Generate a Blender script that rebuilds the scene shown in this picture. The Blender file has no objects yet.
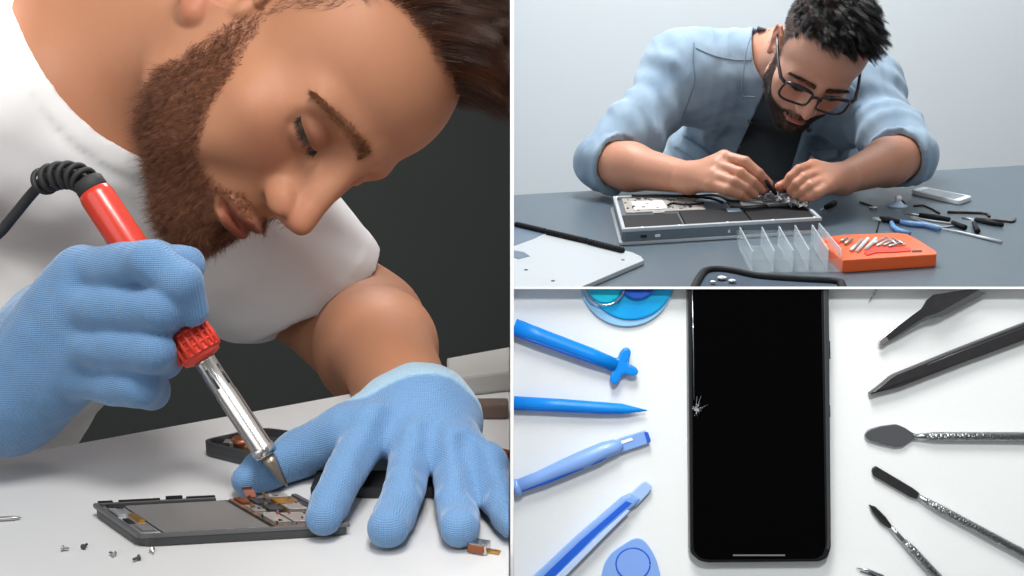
import bpy, bmesh, math, random, os
import numpy as np
from mathutils import Vector, Matrix, Euler
from math import pi, sin, cos, radians as RAD
ONLY = ''
scene = bpy.context.scene
COL = scene.collection
F = 1200.0
PITCH = math.atan(308.0 / F)
CAM = Vector((0, 0, 1.003))
AX = Vector((1, 0, 0)); AU = Vector((0, sin(PITCH), cos(PITCH))); AF = Vector((0, cos(PITCH), -sin(PITCH)))
DESK = 0.75
DESK2 = 0.607

def cam_pt(x, y, d):            # camera-frame metres to world
    return CAM + AX * x + AU * y + AF * d
def P(px, py, d):               # a point seen at this pixel, at this distance along the view axis
    return CAM + AX * ((px - 512) / F * d) + AU * ((288 - py) / F * d) + AF * d
def onz(px, py, z):             # where the sight line meets a level plane
    r = P(px, py, 1.0) - CAM
    return CAM + r * ((z - CAM.z) / r.z)
def V(*a): return Vector(a)

# ------------------------------------------------------------------ materials
def mat(name, color, rough=0.5, metal=0.0, **kw):
    m = bpy.data.materials.new(name); m.use_nodes = True
    nt = m.node_tree; b = nt.nodes['Principled BSDF']
    c = color if len(color) == 4 else (*color, 1)
    b.inputs['Base Color'].default_value = c
    b.inputs['Roughness'].default_value = rough
    b.inputs['Metallic'].default_value = metal
    if 'spec' in kw: b.inputs['Specular IOR Level'].default_value = kw['spec']
    if 'coat' in kw: b.inputs['Coat Weight'].default_value = kw['coat']; b.inputs['Coat Roughness'].default_value = kw.get('coat_rough', .1)
    if 'trans' in kw: b.inputs['Transmission Weight'].default_value = kw['trans']
    if 'ior' in kw: b.inputs['IOR'].default_value = kw['ior']
    if 'alpha' in kw: b.inputs['Alpha'].default_value = kw['alpha']
    if 'sheen' in kw: b.inputs['Sheen Weight'].default_value = kw['sheen']; b.inputs['Sheen Roughness'].default_value = .4
    if 'sss' in kw:
        b.inputs['Subsurface Weight'].default_value = kw['sss']
        b.inputs['Subsurface Radius'].default_value = (1, .35, .2)
        b.inputs['Subsurface Scale'].default_value = kw.get('sss_scale', .004)
    return m
def hexc(r, g, b):              # 0-255 sRGB to linear
    def l(c):
        c /= 255.0
        return c / 12.92 if c <= .04045 else ((c + .055) / 1.055) ** 2.4
    return (l(r), l(g), l(b))
def nodes(m): return m.node_tree, m.node_tree.nodes['Principled BSDF']
def add_noise(m, scale=50, amount=.15, detail=4, c2=None, bump=0, bump_scale=None, dist=.001, stretch=None):
    """mottle the base colour a little and, with bump, roughen the surface"""
    nt, b = nodes(m)
    tc = nt.nodes.new('ShaderNodeTexCoord'); src = tc.outputs['Object']
    if stretch:
        mp = nt.nodes.new('ShaderNodeMapping'); mp.inputs['Scale'].default_value = stretch
        nt.links.new(src, mp.inputs['Vector']); src = mp.outputs['Vector']
    n = nt.nodes.new('ShaderNodeTexNoise'); n.inputs['Scale'].default_value = scale; n.inputs['Detail'].default_value = detail
    nt.links.new(src, n.inputs['Vector'])
    if amount:
        col = b.inputs['Base Color']
        mx = nt.nodes.new('ShaderNodeMix'); mx.data_type = 'RGBA'
        if col.links:
            nt.links.new(col.links[0].from_socket, mx.inputs['A'])
            if c2 is None: c2 = (0, 0, 0)
        else:
            base = list(col.default_value); mx.inputs['A'].default_value = base
            if c2 is None: c2 = [v * .5 for v in base[:3]]
        mx.inputs['B'].default_value = (*c2[:3], 1)
        rmp = nt.nodes.new('ShaderNodeMapRange'); rmp.inputs['From Min'].default_value = .35; rmp.inputs['From Max'].default_value = .7
        rmp.inputs['To Min'].default_value = 0; rmp.inputs['To Max'].default_value = amount
        nt.links.new(n.outputs['Fac'], rmp.inputs['Value']); nt.links.new(rmp.outputs['Result'], mx.inputs['Factor'])
        nt.links.new(mx.outputs['Result'], col)
    if bump:
        n2 = n
        if bump_scale:
            n2 = nt.nodes.new('ShaderNodeTexNoise'); n2.inputs['Scale'].default_value = bump_scale; n2.inputs['Detail'].default_value = 3
            nt.links.new(src, n2.inputs['Vector'])
        bp = nt.nodes.new('ShaderNodeBump'); bp.inputs['Strength'].default_value = bump; bp.inputs['Distance'].default_value = dist
        nt.links.new(n2.outputs['Fac'], bp.inputs['Height']); nt.links.new(bp.outputs['Normal'], b.inputs['Normal'])
    return m
def attr_color(m, name='col'):
    nt, b = nodes(m)
    a = nt.nodes.new('ShaderNodeAttribute'); a.attribute_name = name
    nt.links.new(a.outputs['Color'], b.inputs['Base Color']); return m

# ------------------------------------------------------------------ objects
INV = {}                        # things whose parts are built in world coordinates
def link(name, me, m=None, parent=None, smooth=False):
    o = bpy.data.objects.new(name, me); COL.objects.link(o)
    if m is not None:
        for k in (m if isinstance(m, (list, tuple)) else [m]): me.materials.append(k)
    if smooth:
        me.polygons.foreach_set('use_smooth', np.ones(len(me.polygons), dtype=bool))
    if parent is not None:
        o.parent = parent
        if parent.name in INV: o.matrix_parent_inverse = INV[parent.name]
    return o
def tag(o, label=None, cat=None, group=None, kind=None):
    if label: o['label'] = label
    if cat: o['category'] = cat
    if group: o['group'] = group
    if kind: o['kind'] = kind
    return o
def empty(name, mw=None, label=None, cat=None, group=None, world=False):
    o = bpy.data.objects.new(name, None); COL.objects.link(o); o.empty_display_size = .02
    if mw is not None: o.matrix_world = mw
    if world: INV[o.name] = mw.inverted()
    return tag(o, label, cat, group)
def T(v): return Matrix.Translation(v)

class MB:
    """collects shapes into one mesh; m is a transform applied to all that is added"""
    def __init__(s): s.v = []; s.f = []; s.mi = []; s.sm = []; s.m = Matrix(); s.cur = 0
    def add(s, vs, fs, smooth=False):
        b = len(s.v); s.v += [s.m @ Vector(v) for v in vs]
        for f in fs: s.f.append([b + i for i in f]); s.mi.append(s.cur); s.sm.append(smooth)
    def bm(s, b, smooth=False):
        b.verts.ensure_lookup_table(); b.verts.index_update()
        s.add([v.co.copy() for v in b.verts], [[v.index for v in f.verts] for f in b.faces], smooth); b.free()
    def box(s, c, d, bev=0, seg=2, rot=None):
        b = bmesh.new(); bmesh.ops.create_cube(b, size=1)
        for v in b.verts: v.co = Vector((v.co.x * d[0], v.co.y * d[1], v.co.z * d[2]))
        if bev: bmesh.ops.bevel(b, geom=list(b.edges), offset=bev, segments=seg, affect='EDGES', profile=.6)
        mm = T(Vector(c)) @ (rot.to_4x4() if rot is not None else Matrix())
        b.transform(mm); s.bm(b, False)
    def prism(s, pts, z0, z1, bev=0, seg=2, smooth=False):
        """polygon pts (x, y) counter-clockwise extruded from z0 to z1"""
        b = bmesh.new(); vs = [b.verts.new((p[0], p[1], z0)) for p in pts]
        f = b.faces.new(vs); r = bmesh.ops.extrude_face_region(b, geom=[f])
        for g in r['geom']:
            if isinstance(g, bmesh.types.BMVert): g.co.z = z1
        bmesh.ops.recalc_face_normals(b, faces=b.faces)
        if bev:
            es = [e for e in b.edges if abs(e.verts[0].co.z - e.verts[1].co.z) < 1e-9]
            bmesh.ops.bevel(b, geom=es, offset=bev, segments=seg, affect='EDGES', profile=.6)
        bmesh.ops.triangulate(b, faces=[f for f in b.faces if len(f.verts) > 4])
        s.bm(b, smooth)
    def tube(s, pts, r, n=12, cap=True, smooth=True, flat=None):
        """r a number or one per point; flat = (up vector, ratio) squashes the section along up"""
        pts = [Vector(p) for p in pts]; k = len(pts)
        rr = [r] * k if isinstance(r, (int, float)) else list(r)
        t0 = (pts[1] - pts[0]).normalized()
        up = Vector(flat[0]) if flat else (V(0, 0, 1) if abs(t0.z) < .9 else V(1, 0, 0))
        vs = []; a = None
        for i, p in enumerate(pts):
            t = (pts[min(i + 1, k - 1)] - pts[max(i - 1, 0)]).normalized()
            if flat or a is None: a = (up - t * up.dot(t)).normalized()
            else: a = (a - t * a.dot(t)).normalized()
            c = t.cross(a)
            for j in range(n):
                an = 2 * pi * (j + .5) / n
                vs.append(p + (a * sin(an) * (flat[1] if flat else 1) + c * cos(an)) * rr[i])
        fs = []
        for i in range(k - 1):
            for j in range(n):
                q = (j + 1) % n
                fs.append([i * n + j, i * n + q, (i + 1) * n + q, (i + 1) * n + j])
        if cap: fs.append(list(range(n))[::-1]); fs.append([(k - 1) * n + j for j in range(n)])
        s.add(vs, fs, smooth)
    def lathe(s, prof, p0, ax, n=24, smooth=True):
        """prof (t along axis, radius) turned about the line from p0 along ax"""
        ax = Vector(ax).normalized(); s.tube([Vector(p0) + ax * t for t, r in prof], [max(r, 1e-5) for t, r in prof], n, True, smooth)
    def ball(s, c, r, sub=2, sc=(1, 1, 1), rot=None):
        b = bmesh.new(); bmesh.ops.create_icosphere(b, subdivisions=sub, radius=1)
        for v in b.verts: v.co = Vector((v.co.x * sc[0] * r, v.co.y * sc[1] * r, v.co.z * sc[2] * r))
        b.transform(T(Vector(c)) @ (rot.to_4x4() if rot is not None else Matrix())); s.bm(b, True)
    def build(s, name, m=None, parent=None, **kw):
        me = bpy.data.meshes.new(name); me.from_pydata([tuple(v) for v in s.v], [], s.f)
        o = link(name, me, m, parent)
        me.polygons.foreach_set('material_index', np.array(s.mi, dtype=np.int32))
        me.polygons.foreach_set('use_smooth', np.array(s.sm, dtype=bool))
        me.update(); tag(o, **kw)
        return o
def arc_poly(pts, rs, n=5):
    """round the corners of a polygon; rs one radius or one per corner"""
    out = []; k = len(pts)
    for i in range(k):
        r = rs if isinstance(rs, (int, float)) else rs[i]
        p = Vector(pts[i]); a = Vector(pts[i - 1]); c = Vector(pts[(i + 1) % k])
        da = (a - p); dc = (c - p)
        r1 = min(r, da.length * .49, dc.length * .49)
        if r1 < 1e-7: out.append(tuple(p)); continue
        A = p + da.normalized() * r1; C = p + dc.normalized() * r1
        for j in range(n + 1):
            t = j / n; out.append(tuple((A * (1 - t) + p * t) * (1 - t) + (p * (1 - t) + C * t) * t))
    return out
def spline(pts, n=8):
    """Catmull-Rom through the points"""
    pts = [Vector(p) for p in pts]; out = []
    for i in range(len(pts) - 1):
        p0 = pts[max(i - 1, 0)]; p1 = pts[i]; p2 = pts[i + 1]; p3 = pts[min(i + 2, len(pts) - 1)]
        for j in range(n):
            t = j / n
            out.append(.5 * ((2 * p1) + (p2 - p0) * t + (2 * p0 - 5 * p1 + 4 * p2 - p3) * t * t + (3 * p1 - p0 - 3 * p2 + p3) * t ** 3))
    out.append(pts[-1]); return out

# ------------------------------------------------------------------ sculpting: smooth unions of round shapes, meshed with surface nets
def nrm(a): return a / (np.linalg.norm(a) + 1e-12)
def rot_xyz(rx, ry, rz): return np.array(Euler((RAD(rx), RAD(ry), RAD(rz)), 'XYZ').to_matrix())
class SDF:
    def __init__(s): s.p = []
    def _add(s, op, k, c, r, fn): s.p.append((op, k, np.asarray(c, float), float(r), fn)); return s
    def ell(s, c, r, rot=None, k=0.0, op='+'):
        c = np.array(c, float); r = np.array(r, float); R = None if rot is None else rot_xyz(*rot); rm = r.max()
        def fn(x):
            q = x - c
            if R is not None: q = q @ R
            a = np.sqrt(((q / r) ** 2).sum(-1)); b = np.sqrt(((q / (r * r)) ** 2).sum(-1)) + 1e-9
            return np.maximum(a * (a - 1) / b, np.sqrt((q * q).sum(-1)) - rm)
        return s._add(op, k, c, r.max(), fn)
    def cap(s, a, b, ra, rb=None, k=0.0, op='+'):
        a = np.array(a, float); b = np.array(b, float); rb = ra if rb is None else rb
        ba = b - a; l2 = max((ba * ba).sum(), 1e-12)
        def fn(x):
            pa = x - a; t = np.clip((pa @ ba) / l2, 0, 1)
            return np.sqrt(((pa - t[..., None] * ba) ** 2).sum(-1)) - (ra + (rb - ra) * t)
        return s._add(op, k, (a + b) / 2, np.sqrt(l2) / 2 + max(ra, rb), fn)
    def path(s, pts, rs, k=0.0, op='+'):
        rs = [rs] * len(pts) if isinstance(rs, (int, float)) else rs
        for i in range(len(pts) - 1):
            s.cap(pts[i], pts[i + 1], rs[i], rs[i + 1], k if (i == 0 or op != '+') else max(min(rs[i], rs[i+1]) * .15, 0), op)
        return s
    def box(s, c, h, rad, rot=None, k=0.0, op='+'):
        c = np.array(c, float); h = np.array(h, float) - rad; R = None if rot is None else (rot if isinstance(rot, np.ndarray) else rot_xyz(*rot))
        def fn(x):
            q = x - c
            if R is not None: q = q @ R
            q = np.abs(q) - h
            return np.sqrt((np.maximum(q, 0) ** 2).sum(-1)) + np.minimum(q.max(-1), 0) - rad
        return s._add(op, k, c, np.linalg.norm(h) + rad, fn)
    def fn(s, f, c, r, k=0.0, op='+'): return s._add(op, k, c, r, f)
    def sub(s, other_list): s.p += other_list; return s
    def ev(s, x, cen=None, rad=None):
        """x (nb, n, 3); cen, rad the blocks' bounds for skipping far shapes"""
        d = np.full(x.shape[:-1], 1e3)
        for op, k, c, r, fn in s.p:
            if op == '*': d = fn(x, d); continue
            if cen is not None:
                m = np.sqrt(((cen - c) ** 2).sum(-1)) < r * 1.02 + rad * 2.2 + k + .025
                if not m.any(): continue
            else: m = slice(None)
            e = fn(x[m]); o = d[m]
            if op == '+':
                if k > 0:
                    h = np.maximum(k - np.abs(o - e), 0) / k; d[m] = np.minimum(o, e) - h * h * k * .25
                else: d[m] = np.minimum(o, e)
            elif op == '-':
                e = -e
                if k > 0:
                    h = np.maximum(k - np.abs(o - e), 0) / k; d[m] = np.maximum(o, e) + h * h * k * .25
                else: d[m] = np.maximum(o, e)
            elif op == '&':
                d[m] = np.maximum(o, e)
        return d
    def mesh(s, lo, hi, h, B=12, pre=None):
        """surface-nets mesh; lo, hi box, h cell size or three arrays of grid lines; pre maps grid points to sculpt space"""
        if isinstance(h, (int, float)): gl = [np.arange(lo[i], hi[i] + h, h) for i in range(3)]
        else: gl = [np.asarray(g, float) for g in h]
        n = [int(math.ceil((len(g) - 1) / B)) for g in gl]
        gl = [np.concatenate([g, g[-1] + (g[-1] - g[-2]) * np.arange(1, n[i] * B + 2 - len(g))]) if len(g) < n[i] * B + 1 else g for i, g in enumerate(gl)]
        bi = np.stack(np.meshgrid(*[np.arange(k) for k in n], indexing='ij'), -1).reshape(-1, 3)
        a = np.stack([gl[i][bi[:, i] * B] for i in range(3)], -1); b = np.stack([gl[i][bi[:, i] * B + B] for i in range(3)], -1)
        cen = (a + b) / 2; rad = np.linalg.norm(b - a, axis=1) / 2
        cw = cen if pre is None else pre(cen)
        d0 = s.ev(cw[:, None, :], cw, rad)[:, 0]
        act = np.abs(d0) < rad * 1.7 + 9e-3; bi = bi[act]; cw = cw[act]; rad = rad[act]
        ar = np.arange(B + 1)
        V_, K_, Q_ = [], [], []
        N1, N2 = n[1] * B + 2, n[2] * B + 2
        def key(i, j, k): return (i * N1 + j) * N2 + k
        G = np.stack(np.meshgrid(ar, ar, ar, indexing='ij'), -1).reshape(-1, 3)
        for st in range(0, len(bi), 256):
            bb = bi[st:st + 256]; idx = bb[:, None, :] * B + G[None]
            x = np.stack([gl[i][idx[..., i]] for i in range(3)], -1)
            xs = x if pre is None else pre(x)
            d = s.ev(xs, cw[st:st + 256], rad[st:st + 256]).reshape(-1, B + 1, B + 1, B + 1)
            x = x.reshape(-1, B + 1, B + 1, B + 1, 3); idx = idx.reshape(-1, B + 1, B + 1, B + 1, 3)
            sg = d < 0
            cnt = np.zeros((len(bb), B, B, B), int); acc = np.zeros((len(bb), B, B, B, 3))
            for ax in range(3):
                s0 = [slice(None)] * 4; s1 = [slice(None)] * 4; s0[ax + 1] = slice(0, B); s1[ax + 1] = slice(1, B + 1)
                d_0, d_1 = d[tuple(s0)], d[tuple(s1)]; cr = (d_0 < 0) != (d_1 < 0)
                t = np.where(cr, d_0 / np.where(cr, d_0 - d_1, 1), 0)[..., None]
                pt = x[tuple(s0)] * (1 - t) + x[tuple(s1)] * t
                oth = [q for q in range(3) if q != ax]
                for u in (0, 1):
                    for w in (0, 1):
                        ss = [slice(None)] * 4
                        ss[oth[0] + 1] = slice(u, u + B); ss[oth[1] + 1] = slice(w, w + B)
                        c_ = cr[tuple(ss)]; cnt += c_; acc += np.where(c_[..., None], pt[tuple(ss)], 0)
                # faces: edges whose origin lies inside this block
                so = tuple([slice(None)] + [slice(0, B)] * 3)
                cc = cr[so]; w = np.nonzero(cc); e = idx[so][w]; inside0 = (d_0[so][w] < 0)
                o1, o2 = oth
                def off(du, dv):
                    q = e.copy(); q[:, o1] -= du; q[:, o2] -= dv; return key(q[:, 0], q[:, 1], q[:, 2])
                ok = (e[:, o1] > 0) & (e[:, o2] > 0)
                q = np.stack([off(0, 0), off(1, 0), off(1, 1), off(0, 1)], 1)
                flip = inside0 if ax != 1 else ~inside0
                q = np.where(flip[:, None], q, q[:, ::-1])
                Q_.append(q[ok])
            w = np.nonzero(cnt); V_.append(acc[w] / cnt[w][:, None]); e = idx[:, :B, :B, :B][w]; K_.append(key(e[:, 0], e[:, 1], e[:, 2]))
        Vv = np.concatenate(V_); K = np.concatenate(K_); Q = np.concatenate(Q_)
        o = np.argsort(K); K = K[o]; Vv = Vv[o]
        p = np.clip(np.searchsorted(K, Q), 0, len(K) - 1); ok = (K[p] == Q).all(1)
        return Vv, p[ok]
def np_mesh(name, v, q, m=None, parent=None, col=None, smooth=True, relax=0):
    v = np.asarray(v, float); q = np.asarray(q)
    for _ in range(relax):
        acc = np.zeros_like(v); c = np.zeros(len(v)); k = q.shape[1]
        for i in range(k):
            np.add.at(acc, q[:, i], v[q[:, (i + 1) % k]]); np.add.at(c, q[:, i], 1)
            np.add.at(acc, q[:, (i + 1) % k], v[q[:, i]]); np.add.at(c, q[:, (i + 1) % k], 1)
        v = v * .5 + .5 * acc / np.maximum(c, 1)[:, None]
    me = bpy.data.meshes.new(name)
    me.vertices.add(len(v)); me.vertices.foreach_set('co', v.astype(np.float32).ravel())
    k = q.shape[1]
    me.loops.add(q.size); me.loops.foreach_set('vertex_index', q.astype(np.int32).ravel())
    me.polygons.add(len(q)); me.polygons.foreach_set('loop_start', np.arange(0, q.size, k, dtype=np.int32))
    try: me.polygons.foreach_set('loop_total', np.full(len(q), k, dtype=np.int32))
    except Exception: pass
    me.update(calc_edges=True)
    if col is not None:
        a = me.color_attributes.new('col', 'FLOAT_COLOR', 'POINT')
        c4 = np.ones((len(v), 4), np.float32); c4[:, :3] = col; a.data.foreach_set('color', c4.ravel())
    o = link(name, me, m, parent, smooth); return o
def vnormals(v, q):
    a = v[q[:, 2]] - v[q[:, 0]]; b = v[q[:, 3 % q.shape[1]]] - v[q[:, 1]]
    n = np.cross(a, b) if q.shape[1] == 4 else np.cross(v[q[:, 1]] - v[q[:, 0]], v[q[:, 2]] - v[q[:, 0]])
    out = np.zeros_like(v)
    for i in range(q.shape[1]): np.add.at(out, q[:, i], n)
    return out / (np.linalg.norm(out, axis=1, keepdims=True) + 1e-15)
def strands(name, roots, dirs, lens, rad, m, parent=None, seg=4, curl=0.0, droop=None, seed=0, xmax=None, tip=.25, clump=None):
    """fine hairs as tapering three-sided tubes; droop (n,3) is added along the strand"""
    rng = np.random.default_rng(seed); n = len(roots)
    d = dirs / (np.linalg.norm(dirs, axis=1, keepdims=True) + 1e-9)
    ts = np.linspace(0, 1, seg + 1)
    w1 = rng.normal(size=(n, 3)); 
    pts = np.zeros((n, seg + 1, 3))
    for i, t in enumerate(ts):
        p = roots + d * (lens * t)[:, None]
        if droop is not None: p = p + droop * (t * t)
        p = p + w1 * (curl * lens * t * t)[:, None]
        if xmax is not None: p[:, 0] = np.minimum(p[:, 0], xmax - np.abs(w1[:, 0]) * .0015)
        pts[:, i] = p
    if clump is not None:           # hairs gather into locks around every so many-th hair
        g = rng.choice(n, clump[0], replace=False); near = np.empty(n, int)
        for st in range(0, n, 2000):
            near[st:st + 2000] = g[((roots[st:st + 2000, None] - roots[g][None]) ** 2).sum(-1).argmin(1)]
        w = (clump[1] * rng.uniform(.6, 1.1, n))[:, None, None] * (ts ** 1.1)[None, :, None]
        pts = pts * (1 - w) + (pts[near] + (roots - roots[near])[:, None] * .25) * w
        if xmax is not None: pts[..., 0] = np.minimum(pts[..., 0], xmax)
    tan = np.gradient(pts, axis=1); tan /= np.linalg.norm(tan, axis=2, keepdims=True) + 1e-9
    ref = rng.normal(size=(n, 1, 3)); a = np.cross(tan, ref); a /= np.linalg.norm(a, axis=2, keepdims=True) + 1e-9
    b = np.cross(tan, a); rr = (rad if np.ndim(rad) else np.full(n, rad))[:, None] * (1 - (1 - tip) * ts[None] ** 1.5)
    vs = np.stack([pts + (a * math.cos(q) + b * math.sin(q)) * rr[..., None] for q in (0, 2.0944, 4.18879)], 2)  # n,seg+1,3,3
    vid = np.arange(n * (seg + 1) * 3).reshape(n, seg + 1, 3); fs = []
    for j in range(3):
        k = (j + 1) % 3
        fs.append(np.stack([vid[:, :-1, j], vid[:, :-1, k], vid[:, 1:, k], vid[:, 1:, j]], -1).reshape(-1, 4))
    return np_mesh(name, vs.reshape(-1, 3), np.concatenate(fs), m, parent)
# ------------------------------------------------------------------ a head, in millimetres: X to the person's right, Y forward, Z up, eyes at Z = 0
def head_sdf(S, open_eyes=False, mouth=1.0, ear=True):
    m = 1e-3
    def A(c, r, rot=None, k=0, op='+'): S.ell(np.array(c) * m, np.array(r) * m, rot, k * m, op)
    def C(a, b, ra, rb=None, k=0, op='+'): S.cap(np.array(a) * m, np.array(b) * m, ra * m, None if rb is None else rb * m, k * m, op)
    A((0, -12, 36), (75, 95, 78))
    A((0, 30, 38), (64, 60, 54), k=30)
    A((0, 40, -30), (57, 46, 60), k=30)
    A((0, 20, -60), (46, 52, 38), k=25)
    for s in (1, -1):
        A((s * 22, 83, 15), (27, 11, 10), (0, s * 10, -s * 16), 14)          # brow ridge
        A((s * 43, 66, 8), (10, 14, 14), None, 14)                          # outer orbit
        A((s * 45, 56, -28), (19, 22, 15), (0, s * 8, -s * 35), 26)          # cheekbone
        A((s * 27, 68, -44), (20, 15, 22), (0, 0, -s * 20), 20)              # cheek
        A((s * 38, 42, -54), (17, 30, 34), (0, 0, -s * 18), 22)              # side of the face
        C((s * 58, 4, -24), (s * 49, 12, -72), 12, 12, 26)                   # jaw
        C((s * 49, 12, -72), (s * 16, 73, -103), 14, 15, 26)
        A((s * 62, 45, 12), (9, 26, 24), None, 20, '-') if False else None
    A((0, 81, -106), (21, 17, 15), None, 14)                                # chin
    A((0, 73, -72), (28, 24, 26), None, 16)                                 # muzzle
    for s in (1, -1):
        A((s * 30, 97.5, -3), (20, 16.5, 13), (0, -s * 8, -s * 12), 14, '-')     # socket
        A((s * 21, 96, -48), (6, 8, 14), (0, s * 25, 0), 8, '-') if False else None
        if open_eyes:
            A((s * 31, 73, -3), (12.3, 12.3, 12.3), None, 3)
            A((s * 31, 73.6, 4), (15.5, 13.6, 9), (-14, 0, 0), 3)            # upper lid
            A((s * 31, 74, -12), (15, 12.6, 7), (10, 0, 0), 3)
        else:
            A((s * 29.5, 75.2, -3), (16.5, 13.6, 12), (0, 0, -s * 8), 5)      # lowered lid
            C((s * 17, 88, -6), (s * 29.5, 91, -8.5), 1.0, 1.0, 1.5, '-')
            C((s * 29.5, 91, -8.5), (s * 48, 80.5, -4), 1.0, 1.0, 1.5, '-')
            A((s * 29.5, 76, -14), (15, 11.5, 6), (10, 0, -s * 10), 3)         # lower lid
    C((0, 94, 8), (0, 112, -28), 7.5, 7.5, 12)                              # nose bridge
    C((0, 84, -2), (0, 92, -34), 10, 14, 14)
    A((0, 116, -38), (8.6, 10, 8.8), None, 8)                              # tip
    for s in (1, -1):
        A((s * 12.5, 102, -43), (6, 12, 9), (-15, s * 8, s * 14), 6)        # wing
        C((s * 17, 103, -32), (s * 21, 98, -37), 1.4, 1.6, 4, '-'); C((s * 21, 98, -37), (s * 21.5, 96, -48), 1.6, 1.4, 4, '-')        # crease
        A((s * 6.6, 109, -50), (3.6, 6.5, 5), (25, 0, 0), 2.5, '-')            # nostril
    C((0, 113, -45), (0, 98, -52), 4, 4, 4)
    C((0, 99.5, -55), (0, 101, -66), 1.8, 2.2, 5, '-')                        # philtrum
    # lips
    A((0, 93, -70.5), (23, 9, 5.2), None, 3)
    A((8, 97.5, -70), (11, 6.5, 4), (0, 12, -20), 2.5); A((-8, 97.5, -70), (11, 6.5, 4), (0, -12, 20), 2.5)
    A((0, 95, -81), (18, 9, 6.5), None, 2.5)
    for s in (1, -1):
        C((0, 103, -75.6), (s * 13, 97, -75.6), 1.8 * mouth, 1.6 * mouth, 1.0, '-'); C((s * 13, 97, -75.6), (s * 27, 86, -77), 1.5 * mouth, 1.0, 1.0, '-')
    A((0, 101, -92), (17, 6, 5), None, 8, '-')                               # under the lower lip
    if ear:
        for s in (1, -1):
            c = np.array((s * 75, -10, -10.))
            A(c, (5, 17, 30), (-12, 0, s * 22), 4)
            A(c + (s * 4.5, 3, 3), (5.5, 10.5, 19), (-12, 0, s * 22), 3, '-')
            pts = [(s * 73, 6, 2), (s * 78, 4, 16), (s * 82, -10, 23), (s * 84, -24, 14), (s * 83, -24, -4), (s * 79, -14, -24), (s * 77, -7, -37)]
            S.path([np.array(p) * m for p in pts], [.0030, .0034, .0036, .0036, .0034, .0034, .0058], .003)
            C((s * 79, -16, 10), (s * 80, -14, -10), 2.6, 2.4, 4)              # inner fold
            A((s * 72.5, 5, -10), (3.6, 4.5, 6), None, 5)                          # tragus
            A((s * 76, -3, -12), (4, 3.5, 4.5), None, 3, '-')
def sstep(a, b, x):
    t = np.clip((x - a) / (b - a), 0, 1); return t * t * (3 - 2 * t)
def nz(p, f, seed=0):
    """cheap smooth noise in -1..1 from a few turned sines"""
    rng = np.random.default_rng(seed); o = 0
    for i in range(5):
        w = rng.normal(size=3); w = w / np.linalg.norm(w) * f * (1 + .45 * i)
        o = o + np.sin(p @ w + rng.uniform(0, 6.28)) / (1 + .4 * i)
    return o / 2.6
def beard_mask(L, edge=1.0):
    """L (n,3) in head millimetres; 1 inside the beard"""
    x, y, z = np.abs(L[:, 0]), L[:, 1], L[:, 2]
    zl = np.interp(y, [0, 14, 25, 35, 47, 57, 66, 74, 84, 96, 112], [12, 2, -14, -24, -36, -52, -66, -73, -72, -60, -54])
    j = nz(L, .18, 3) * 2.5
    m = sstep(5 * edge, -9 * edge, z - zl + j * 1.4)
    m *= sstep(-2, 8, y - np.interp(z, [-130, -95, -60, -20, 30], [22, 18, 14, 8, 8]) + j)
    lip = np.sqrt((L[:, 0] / 25) ** 2 + ((z + 76.5) / 9.5) ** 2)
    m *= 1 - (y > 84) * sstep(1.12, .92, lip)
    m *= sstep(-136, -120, z + j)
    soul = (y > 84) * (x > 9) * (x < 17) * (z < -84) * (z > -95)
    return m * (1 - .6 * soul)
def hair_mask(L, front=72.0):
    x, y, z = np.abs(L[:, 0]), L[:, 1], L[:, 2]
    yl = np.where(z > 62, front - .0089 * x ** 2, np.interp(z, [-10, 7, 27, 45, 62], [14, 17, 27, 36, 40]))
    m = sstep(3, -5, y - yl + nz(L, .25, 5) * 3) * (z > -8 + np.where(y < -18, -26, 0))
    ear = ((y + 8) / 24) ** 2 + ((z + 4) / 34) ** 2
    return m * (1 - (x > 55) * (ear < 1))
def skin_paint(L, base=(180, 126, 95), red=(184, 106, 82), lips=(138, 70, 52), under=(156, 104, 76)):
    c = np.tile(np.array(hexc(*base)), (len(L), 1)); x, y, z = np.abs(L[:, 0]), L[:, 1], L[:, 2]
    def mix(w, q):
        nonlocal c
        c = c * (1 - w[:, None]) + np.array(hexc(*q)) * w[:, None]
    mix(.5 * np.exp(-(((x - 38) / 18) ** 2 + ((z + 32) / 16) ** 2 + ((y - 70) / 25) ** 2)), red)
    mix(.45 * np.exp(-((x / 16) ** 2 + ((z + 40) / 13) ** 2 + ((y - 112) / 16) ** 2)), red)
    mix(.45 * sstep(74, 79, x) * sstep(-45, -30, y) * sstep(4, -2, y) * (z > -45) * (z < 36), red)
    mix(.35 * np.exp(-(((x - 30) / 18) ** 2 + ((z + 2) / 10) ** 2 + ((y - 86) / 14) ** 2)), (150, 88, 70))
    mix(.75 * beard_mask(L), under)
    lp = np.sqrt((L[:, 0] / 24) ** 2 + ((z + 76) / 8.6) ** 2)
    mix(.85 * (y > 84) * sstep(1.05, .85, lp), lips)
    return c
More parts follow.
